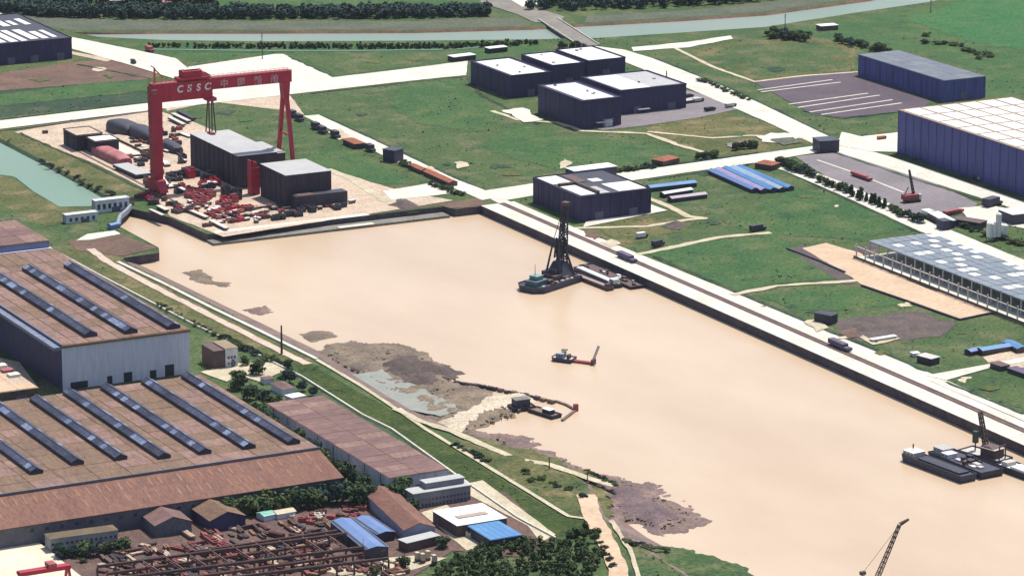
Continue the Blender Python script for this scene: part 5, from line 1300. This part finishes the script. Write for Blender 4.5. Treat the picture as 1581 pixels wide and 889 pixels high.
# ================================================================== trees
def leafclump(m, c, r, n, size, rnd, flat=.8):
    for _ in range(n):
        while True:
            v = Vector((rnd.uniform(-1, 1), rnd.uniform(-1, 1), rnd.uniform(-1, 1)))
            if .25 < v.length <= 1: break
        p = c + Vector((v.x * r, v.y * r, v.z * r * flat))
        nr = (v + Vector((rnd.uniform(-.7, .7), rnd.uniform(-.7, .7), rnd.uniform(-.2, .9)))).normalized()
        a = nr.orthogonal().normalized(); b = nr.cross(a); an = rnd.uniform(0, 6.3)
        a, b = a * math.cos(an) + b * math.sin(an), b * math.cos(an) - a * math.sin(an)
        s = size * rnd.uniform(.6, 1.3)
        m.add([p - a * s, p - b * s * .7, p + a * s, p + b * s * .7], [(0, 1, 2, 3)])
def tree_meshes(seed, shape):
    """crown and trunk of a tree one unit (10 m) high"""
    rnd = random.Random(seed); cm, tm = MB(), MB()
    if shape == 'round':
        lobes = [(Vector((rnd.uniform(-2.6, 2.6), rnd.uniform(-2.6, 2.6), rnd.uniform(2.2, 7.6))), rnd.uniform(1.8, 2.9)) for _ in range(12)]
    elif shape == 'spire':
        lobes = [(Vector((rnd.uniform(-.5, .5), rnd.uniform(-.5, .5), 2 + k)), 1.9 - k * .2) for k in range(8)]
    else:
        lobes = [(Vector((rnd.uniform(-3.6, 3.6), rnd.uniform(-3.6, 3.6), rnd.uniform(1.2, 5.4))), rnd.uniform(1.6, 2.8)) for _ in range(12)]
    for c, r in lobes: leafclump(cm, c, r, 46, .8, rnd)
    tm.tube((0, 0, -.3), (rnd.uniform(-.2, .2), rnd.uniform(-.2, .2), 4), .34, .2, 7)
    for c, r in lobes[:5]: tm.tube((0, 0, rnd.uniform(2.2, 3.8)), c, .14, .05, 5)
    return cm, tm
KINDS_ = {'round': [], 'spire': [], 'bush': []}
for k, sh in enumerate(('round', 'round', 'round', 'round', 'spire', 'bush', 'bush', 'bush')):
    cm, tm = tree_meshes(50 + k, sh)
    KINDS_[sh].append((cm.mesh('crown', LEAF[k % 4]), tm.mesh('trunk', BARK)))
trnd = random.Random(3)
def tree(label, p, h, sh='round', group=None, wide=1.0, z=.3):
    c = P(*p); cm, tm = trnd.choice(KINDS_[sh])
    t = thing('bush' if sh == 'bush' else 'tree', label, 'bush' if sh == 'bush' else 'tree', (c.x, c.y, z), trnd.uniform(0, 6.28), group)
    s = h / 10; t.scale = (s * wide, s * wide, s)
    put('crown', cm, t); put('trunk', tm, t)
    return t
def row(n, p, q, h, sh, where, group, jit=3, wide=1.1):
    for i in range(n):
        f = (i + .5) / n
        nm = ORD[i] if i < 20 else 'twenty ' + ORD[i - 20]
        tree(f'{nm} {"bush" if sh == "bush" else "tree"} from the left {where}', (p[0] + (q[0] - p[0]) * f + trnd.uniform(-jit, jit), p[1] + (q[1] - p[1]) * f + trnd.uniform(-jit, jit) * .6), h * trnd.uniform(.75, 1.25), sh, group, wide)
for lab, p, h, w in (('big round tree with dark crown in front of the pump house', (366, 600), 14, 1.25), ('broad dark tree between the pump house and the pale forecourt', (399, 578), 12, 1.2), ('round dark tree beside the levee kerb at the pale forecourt', (447, 592), 13, 1.15),
                  ('dark tree just below the big round tree', (386, 616), 13, 1.1), ('dark tree behind the white hut of the long store', (408, 626), 13, 1.1), ('dark tree at the back corner of the long store', (424, 636), 13, 1.2),
                  ('small tree on the kerb behind the long store', (468, 604), 9, 1), ('little dark tree right of the long store back end', (484, 612), 8, 1), ('small tree beside the tall pole on the bank', (447, 568), 7, 1.2),
                  ('tree hugging the corner of the pump house', (377, 565), 8, 1), ('round tree beside the road at the left office', (98, 860), 10, 1.2), ('tall dark tree at the left end of the grey office', (637, 792), 11, 1.1),
                  ('dark tree between the grey store and the cream slabs', (626, 878), 10, .9), ('round tree at the right end of the grey store', (682, 846), 9, 1.1), ('dark tree beside the pale blue shed at the bottom', (580, 888), 7, 1.2)):
    tree(lab, p, h, 'round', None, w)
f3 = [o for o in col.objects if o.name.startswith('long_store')][0].location.x
xm_ = x1 * .45 + f3 * .55
pa_, pb_ = proj((xm_, P(436, 642).y, 0)), proj((xm_, P(596, 760).y, 0))
row(16, pa_, pb_, 15, 'round', 'between the lower mill hall and the long store', 'trees beside the long store', 1.5, .8)
row(19, (345, 800), (560, 772), 14, 'round', 'along the red front roof of the mill', 'trees before the mill front', 3)
row(8, (545, 778), (628, 770), 14, 'round', 'between the red front roof and the grey office', 'trees by the grey office', 6)
row(9, (20, 808), (130, 872), 6, 'bush', 'along the bottom left road', 'bushes by the bottom left road', 3, 1.3)
row(7, (110, 862), (205, 848), 9, 'round', 'in front of the left office', 'trees before the left office', 3)
row(16, (345, 524), (440, 566), 5, 'bush', 'on the bank between the sandy road and the kerb', 'bushes on the west bank', 3, 1.4)
row(12, (240, 470), (345, 524), 4, 'bush', 'beside the sandy road along the upper mill', 'bushes by the upper mill', 2, 1.3)
row(14, (1198, 254), (1258, 275), 9, 'round', 'left of the grey lot near the junction', 'trees at the head of the grey lot', 2.5, 1.2)
row(7, (1262, 281), (1310, 300), 8, 'round', 'along the lower side of the grey lot', 'trees beside the grey lot', 2, 1.2)
row(8, (1312, 302), (1368, 324), 10, 'spire', 'of pointed crowns below the grey lot', 'pointed trees below the grey lot', 2, 1.4)
row(8, (1372, 326), (1424, 346), 8, 'round', 'by the red crawler crane', 'trees by the crawler crane', 2, 1.2)
row(10, (1480, 350), (1580, 378), 7, 'bush', 'around the white silos', 'bushes round the silos', 5, 1.3)
row(6, (1074, 246), (1110, 243), 7, 'round', 'behind the cross road near the orange hut', 'trees by the orange hut', 2)
row(6, (1134, 233), (1172, 228), 7, 'round', 'behind the cross road near the square house', 'trees by the square house', 2)
row(9, (936, 268), (1010, 260), 6, 'bush', 'behind the cross road beside the black block', 'bushes by the black block', 2, 1.3)
row(12, (1078, 124), (1160, 158), 5, 'bush', 'along the main road opposite the dark halls', 'bushes along the main road', 2, 1.4)
row(18, (1184, 58), (1248, 62), 9, 'round', 'in the far dark grove beyond the canal road', 'trees of the far grove', 5, 1.3)
row(16, (1290, 64), (1372, 84), 9, 'round', 'behind the slate roofed hall', 'trees behind the slate hall', 4, 1.3)
row(14, (1425, 60), (1535, 92), 6, 'bush', 'in the scrub right of the slate roofed hall', 'scrub by the slate hall', 9, 1.6)
row(7, (858, 74), (905, 76), 7, 'round', 'at the bridge behind the dark halls', 'trees at the bridge', 3, 1.1)
row(9, (620, 252), (650, 268), 6, 'bush', 'beside the short orange shed', 'bushes on the meadow road', 3, 1.3)
row(9, (662, 286), (718, 304), 6, 'bush', 'below the long orange shed', 'bushes below the orange shed', 3, 1.3)
row(12, (62, 248), (205, 318), 5, 'bush', 'on the embankment of the green pond', 'bushes by the pond', 4, 1.5)
row(8, (0, 40), (88, 58), 8, 'round', 'behind the dark top left hall', 'trees behind the top left hall', 3, 1.2)
row(9, (802, 730), (900, 770), 4, 'bush', 'on the rough bank beside the shore track', 'bushes on the rough bank', 10, 1.4)
row(8, (700, 690), (760, 716), 4, 'bush', 'between the levee path and the shore track', 'bushes by the levee path', 5, 1.5)
row(12, (905, 728), (955, 752), 3.2, 'bush', 'at the water edge of the purple mud', 'bushes on the mud edge', 2, 1.5)
row(12, (962, 836), (1035, 852), 3.2, 'bush', 'along the low grassy shore at the bottom', 'bushes on the low shore', 2, 1.6)
row(7, (910, 820), (952, 880), 4, 'bush', 'along the sandy road at the bottom', 'bushes by the bottom sandy road', 5, 1.3)
def woodland(label, poly, n, h0, h1, lf, nq=70, size=1.1, z=0):
    pts = [(v.x, v.y) for v in (P(x, y) for x, y in poly)]
    xs, ys_ = [p[0] for p in pts], [p[1] for p in pts]; rnd = random.Random(len(label)); m = MB(); k = 0
    while k < n:
        x, y = rnd.uniform(min(xs), max(xs)), rnd.uniform(min(ys_), max(ys_))
        if not inside(x, y, pts): continue
        h = rnd.uniform(h0, h1); w = h * rnd.uniform(.28, .4)
        for j in range(3):
            leafclump(m, Vector((x + rnd.uniform(-w, w) * .6, y + rnd.uniform(-w, w) * .6, z + h * rnd.uniform(.35, .75))), w * rnd.uniform(.6, .95), nq // 3, size, rnd, 1.2)
        m.tube((x, y, 0), (x, y, h * .5), .25, .12, 5); k += 1
    return tag(m.build('woodland', lf), label, 'woodland', kind='stuff')
FARLEAF = mat('far_foliage', (.050, .082, .062), (.030, .052, .046), .1, .95, fine=.45, spec=.1)
woodland('long dark tree belt beyond the canal at the top left', [(-40, 16), (60, 26), (170, 30), (400, 30), (640, 29), (762, 26), (755, 18), (640, 20), (400, 20), (170, 18), (60, 12), (-40, 4)], 900, 8, 14, FARLEAF, 60, 1.9)
woodland('dark tree belt beyond the canal right of the bridge', [(818, 16), (900, 17), (1050, 12), (1180, 3), (1320, -14), (1320, -30), (1000, -12), (822, 2)], 620, 9, 15, FARLEAF, 60, 1.9)
woodland('strip of far trees along the top left edge', [(-40, -6), (330, -4), (330, 10), (170, 10), (-40, 4)], 330, 8, 13, LEAF[0], 50, 1.8)
woodland('dense wood filling the bend of the levee at the bottom', [(702, 862), (760, 845), (860, 838), (905, 815), (925, 830), (930, 860), (905, 905), (860, 940), (690, 940), (655, 900)], 420, 4, 8, LEAF[1], 80, .9)
woodland('low scrub between the canal and the far meadow', [(230, 72), (430, 72), (690, 72), (830, 66), (830, 70), (690, 77), (430, 76), (236, 75)], 320, 3, 6, LEAF[0], 40, 1.2)
# scattered weeds and tussocks on the open ground
def clear(x, y):
    for pl in HARD:
        if inside(x, y, pl): return False
    for tr, w in TRACKS:
        for ax, ay in tr:
            if abs(ax - x) < w + 4 and abs(ay - y) < w + 4: return False
    return True
HARD.append(hole); HARD.append(w2(pond_px)); HARD.append(w2(canal_px))
for o in list(col.objects):                                    # building footprints
    if o.type == 'EMPTY' and o.get('category') in ('building', 'factory', 'warehouse', 'shed', 'store'):
        for ch in o.children:
            if ch.name.split('.')[0] in ('wall', 'side_aisle', 'front_wall'):
                bb = [o.matrix_basis @ Vector(c) for c in ch.bound_box]
                x0, x1 = min(v.x for v in bb) - 2, max(v.x for v in bb) + 2; y0_, y1_ = min(v.y for v in bb) - 2, max(v.y for v in bb) + 2
                HARD.append([(x0, y0_), (x1, y0_), (x1, y1_), (x0, y1_)])
HARD.append([(QX - 2, -900), (QX + APW + 17, -900), (QX + APW + 17, QYN), (QX - 2, QYN)])
srnd = random.Random(77)
wm = [MB(), MB(), MB()]; cnt = 0; tries = 0
while cnt < 7000 and tries < 26000:
    tries += 1
    px, py = srnd.uniform(-10, 1595), 60 + 840 * srnd.random() ** 1.15
    p = P(px, py)
    dn = noise.noise((p.x * .012, p.y * .012, 1)) + .7 * noise.noise((p.x * .05, p.y * .05, 3))
    if dn < srnd.uniform(-.1, .6) or not clear(p.x, p.y): continue
    s = srnd.uniform(.3, .95) * (1.7 if srnd.random() < .06 else 1)
    leafclump(wm[srnd.randint(0, 2)], Vector((p.x, p.y, s * .5)), s, 5, s * .8, srnd, .6); cnt += 1
WEED = [G_LUSH, mat('weed_dark', lit(66, 96, 74), lit(78, 106, 78), .3, .95, fine=.3, spec=.1), mat('weed_dry', lit(128, 132, 92), lit(104, 118, 80), .3, .95, fine=.3, spec=.1)]
for m_, mm, lab in zip(wm, WEED, ('lush green tussocks scattered over the meadows', 'dark weeds scattered over the open ground', 'dry yellowish tussocks scattered over the open ground')):
    tag(m_.build('weeds', mm), lab, 'weeds', kind='stuff')
# rubble and mud lumps on the flats
rb = MB(); rrnd = random.Random(9)
flats = [[(500, 548), (560, 530), (630, 536), (690, 575), (720, 600), (700, 640), (620, 620), (560, 585)], [(900, 742), (965, 744), (1030, 774), (1080, 800), (1020, 818), (960, 800)], [(690, 640), (760, 614), (820, 610), (800, 640), (720, 664)], [(740, 668), (860, 706), (910, 732), (880, 738), (760, 700)]]
for k in range(800):
    fl = flats[rrnd.choice([0, 0, 0, 1, 1, 2, 3])]
    while True:
        px, py = rrnd.uniform(min(q[0] for q in fl), max(q[0] for q in fl)), rrnd.uniform(min(q[1] for q in fl), max(q[1] for q in fl))
        if inside(px, py, fl): break
    p = P(px, py, WL + 1.5); s_ = rrnd.uniform(.4, 1.3)
    rb.prism([(p.x + s_ * math.cos(a) * rrnd.uniform(.7, 1.3), p.y + s_ * math.sin(a) * rrnd.uniform(.7, 1.3)) for a in (0, 1.3, 2.5, 3.8, 5.1)], WL + .6, WL + 1.9 + s_ * rrnd.uniform(.1, .6))
tag(rb.build('rubble', MUDG), 'lumps of mud and rubble strewn over the mud flats', 'rubble', kind='stuff')
# ================================================================== poles, walls, small things
def pole(label, p, h, r=.35, arms=2, m_=STEEL, name='utility_pole'):
    c = P(*p); t = thing(name, label, 'pole', (c.x, c.y, 0), R(20))
    MB().tube((0, 0, 0), (0, 0, h), r, r * .6, 8).build('shaft', m_, t)
    for i in range(arms): MB().box(-1.6, 1.6, -.15, .15, h - 1 - i * 1.6, h - .7 - i * 1.6).build('cross_arm', m_, t)
    MB().box(-.8, .8, -.8, .8, 0, .8).build('footing', QLEDGE, t)
pole('tall dark mast on the west bank beside the kerb', (435, 547), 22, .9, 0, STEEL, 'mast')
pole('short post on the shore track', (848, 725), 9, .5, 1, STEELB)
pole('thin post beside the scrub on the rough bank', (907, 745), 8, .4, 1, STEELB)
pole('tall thin pylon by the canal above the storage pad', (405, 92), 28, .5, 3)
pole('tall thin pylon on the canal bank at the far grove', (1212, 46), 17, .5, 3)
pole('tall thin pylon at the top right of the canal', (1437, 20), 16, .5, 3)
pole('dark post on the roof side of the dark hall by the main road', (1029, 128), 12, .8, 0, STEELB, 'flue')
pole('thin lamp post at the pale blue shed in the works yard', (561, 858), 12, .25, 1, STEELL)
pole('thin lamp post at the right end of the pale blue shed', (592, 882), 14, .3, 1, STEELB)
def wallrun(name, label, pts, w, h, m_, z=0, cap=None):
    v = [P(x, y, z) for x, y in pts]; o = v[0].copy()
    t = thing(name, label, 'wall', (o.x, o.y, 0))
    for i in range(len(v) - 1):
        L_ = (v[i + 1] - v[i]).length; k = max(1, int(L_ / 14))
        for j in range(k):
            a, b = v[i].lerp(v[i + 1], j / k) - o, v[i].lerp(v[i + 1], (j + .985) / k) - o
            MB().beam(a + Vector((0, 0, h / 2)), b + Vector((0, 0, h / 2)), w, h).build('wall_section', m_, t)
wallrun('perimeter_wall', 'thin white wall between the mill and the green levee', [(76, 384), (160, 430), (300, 503), (370, 535), (468, 584), (560, 642), (605, 664), (700, 732), (800, 801), (858, 832)], 1.2, 1.6, WHITE)
wallrun('flood_wall', 'white flood wall along the west bank of the basin', [(182, 406), (250, 438), (327, 477), (400, 512), (489, 556)], 3.2, 1.4, WHITE)
wallrun('low_wall', 'dark low wall around the pumping yard at the basin head', [(192, 400), (245, 392)], 1.4, 1.2, QWALL)
wallrun('yard_wall', 'dark edging along the lower side of the orange sand pit', [(1215, 385), (1262, 403), (1305, 422)], 1.5, 1.6, STEEL)
wallrun('yard_wall', 'dark edging between the sand pit and the lower meadow', [(1330, 442), (1400, 466), (1482, 495), (1534, 484)], 1.5, 1.6, STEEL)
wallrun('sluice_gate', 'blue grey curved gate wall between the sluice houses and the water', [(202, 322), (196, 330), (186, 338), (182, 350)], 2.4, 4, mat('gate_grey', (.25, .28, .34), (.2, .22, .28), .2))
# tipped soil and debris heaps on the building land
SPOIL = MATS['dark_spoil']
for p, q, lab in (((1310, 508), (1350, 500), 'spoil_heap'), ((1390, 500), (1430, 515), 'spoil_heap'), ((1020, 345), (1060, 352), 'spoil_heap')):
    x0, x1 = p[0], q[0]; y0_ = (p[1] + q[1]) / 2
    mound(lab, [(x0, y0_), ((x0 + x1) / 2, y0_ - 7), (x1, y0_ - 2), (x1 - 4, y0_ + 6), ((x0 + x1) / 2, y0_ + 8)], 0, -.2, 3.2, SPOIL, 2.5, 9, .9)
mound('spoil_heap', [(598, 318), (615, 309), (635, 310), (645, 318), (620, 323)], 0, -.2, 4, SPOIL, 2.5, 10, .7)
mound('spoil_heap', [(1350, 378), (1290, 392), (1315, 385), (1335, 396), (1345, 412)], 0, -.2, 3, MATS['wet_soil'], 2.5, 8, .8)
for lab, p, q, w_, hh, wm_, rm_ in (('dark cabin in the meadow above the lower quay road', (1262, 495), (1288, 500), 9, 7, STEEL, STEEL), ('dark cabin with white sheets in the lower right meadow', (1422, 557), (1444, 563), 9, 5, STEEL, STEELL),
                                    ('small white sheet hut left of the lower right cabin', (1408, 550), (1418, 549), 5, 2.5, WALL_W, ROOF_W), ('flat pale slab beside the spoil ground', (1345, 528), (1382, 522), 4, 2, STEELL, ROOF_W),
                                    ('dark stack of sheets in the right edge yard', (1535, 566), (1552, 572), 8, 3.5, NAVY, STEELB), ('purple stack at the right edge below the blue cabins', (1562, 573), (1590, 583), 8, 3, NAVY, MATS['plum_paint']),
                                    ('grey tank shed in front of the dark white decked hall', (930, 196), (948, 192), 9, 7, WALL_W, ROOF_G), ('pale low store at the edge of the car park', (1056, 160), (1080, 156), 9, 3, STEEL, ROOF_G),
                                    ('dark low sheds beside the white silos', (1475, 345), (1518, 352), 12, 5, STEEL, STEELB), ('black shed with white roof edge right of the crawler crane', (1440, 338), (1466, 352), 10, 6, NAVY, ROOF_W),
                                    ('white flat cabin among trees by the crawler crane', (1428, 334), (1436, 337), 7, 6, WALL_W, ROOF_W), ('dark block beside the trees by the crawler crane', (1452, 352), (1462, 356), 8, 8, NAVY, NAVY)):
    shed('cabin', lab, p, q, w_, hh, wm_, rm_, 'cabin', 'flat')

# ---- verges: dark grass strips added as shadowy outlines along roads and field edges
for pts, w_ in (([(500, 124), (620, 110), (716, 98)], 4), ([(480, 145), (640, 127), (716, 119)], 3), ([(0, 203), (240, 171)], 3), ([(0, 185), (228, 158)], 3), ([(446, 88), (525, 124)], 3),
                ([(494, 178), (600, 226), (700, 274), (750, 294)], 4), ([(975, 86), (1060, 120), (1140, 156)], 4), ([(1012, 91), (1128, 137), (1300, 220)], 4), ([(1404, 252), (1581, 313)], 3), ([(1262, 228), (1400, 273), (1581, 331)], 3),
                ([(830, 280), (1000, 259), (1170, 236)], 4), ([(1000, 279), (1160, 254)], 3), ([(1215, 266), (1290, 300), (1420, 360)], 3), ([(1010, 396), (1140, 452), (1290, 516)], 4), ([(1300, 518), (1430, 574)], 3), ([(1460, 590), (1581, 640)], 3),
                ([(232, 122), (120, 100)], 3), ([(722, 120), (740, 146), (830, 192)], 4), ([(1240, 172), (1300, 184), (1398, 172)], 3), ([(30, 206), (150, 259), (230, 298)], 3)):
    ribbon('verge', pts, w_, L2, G_DARK, wob=2.5)
# ---- haze
hz = MB().box(-16100, 16100, -16100, 16100, -9, 760).build('haze', bpy.data.materials.new('haze'))
hm = hz.data.materials[0]; hm.use_nodes = True
n_, l_ = hm.node_tree.nodes, hm.node_tree.links
for x_ in list(n_):
    if x_.type == 'BSDF_PRINCIPLED': n_.remove(x_)
pv = n_.new('ShaderNodeVolumePrincipled'); pv.inputs['Color'].default_value = (.80, .86, 1, 1); pv.inputs['Density'].default_value = HAZE; pv.inputs['Anisotropy'].default_value = .2
l_.new(pv.outputs[0], n_['Material Output'].inputs['Volume'])
hz['kind'] = 'stuff'; hz['label'] = 'thin pale haze in the air over the whole shipyard'; hz['category'] = 'haze'
hz.display_type = 'WIRE'
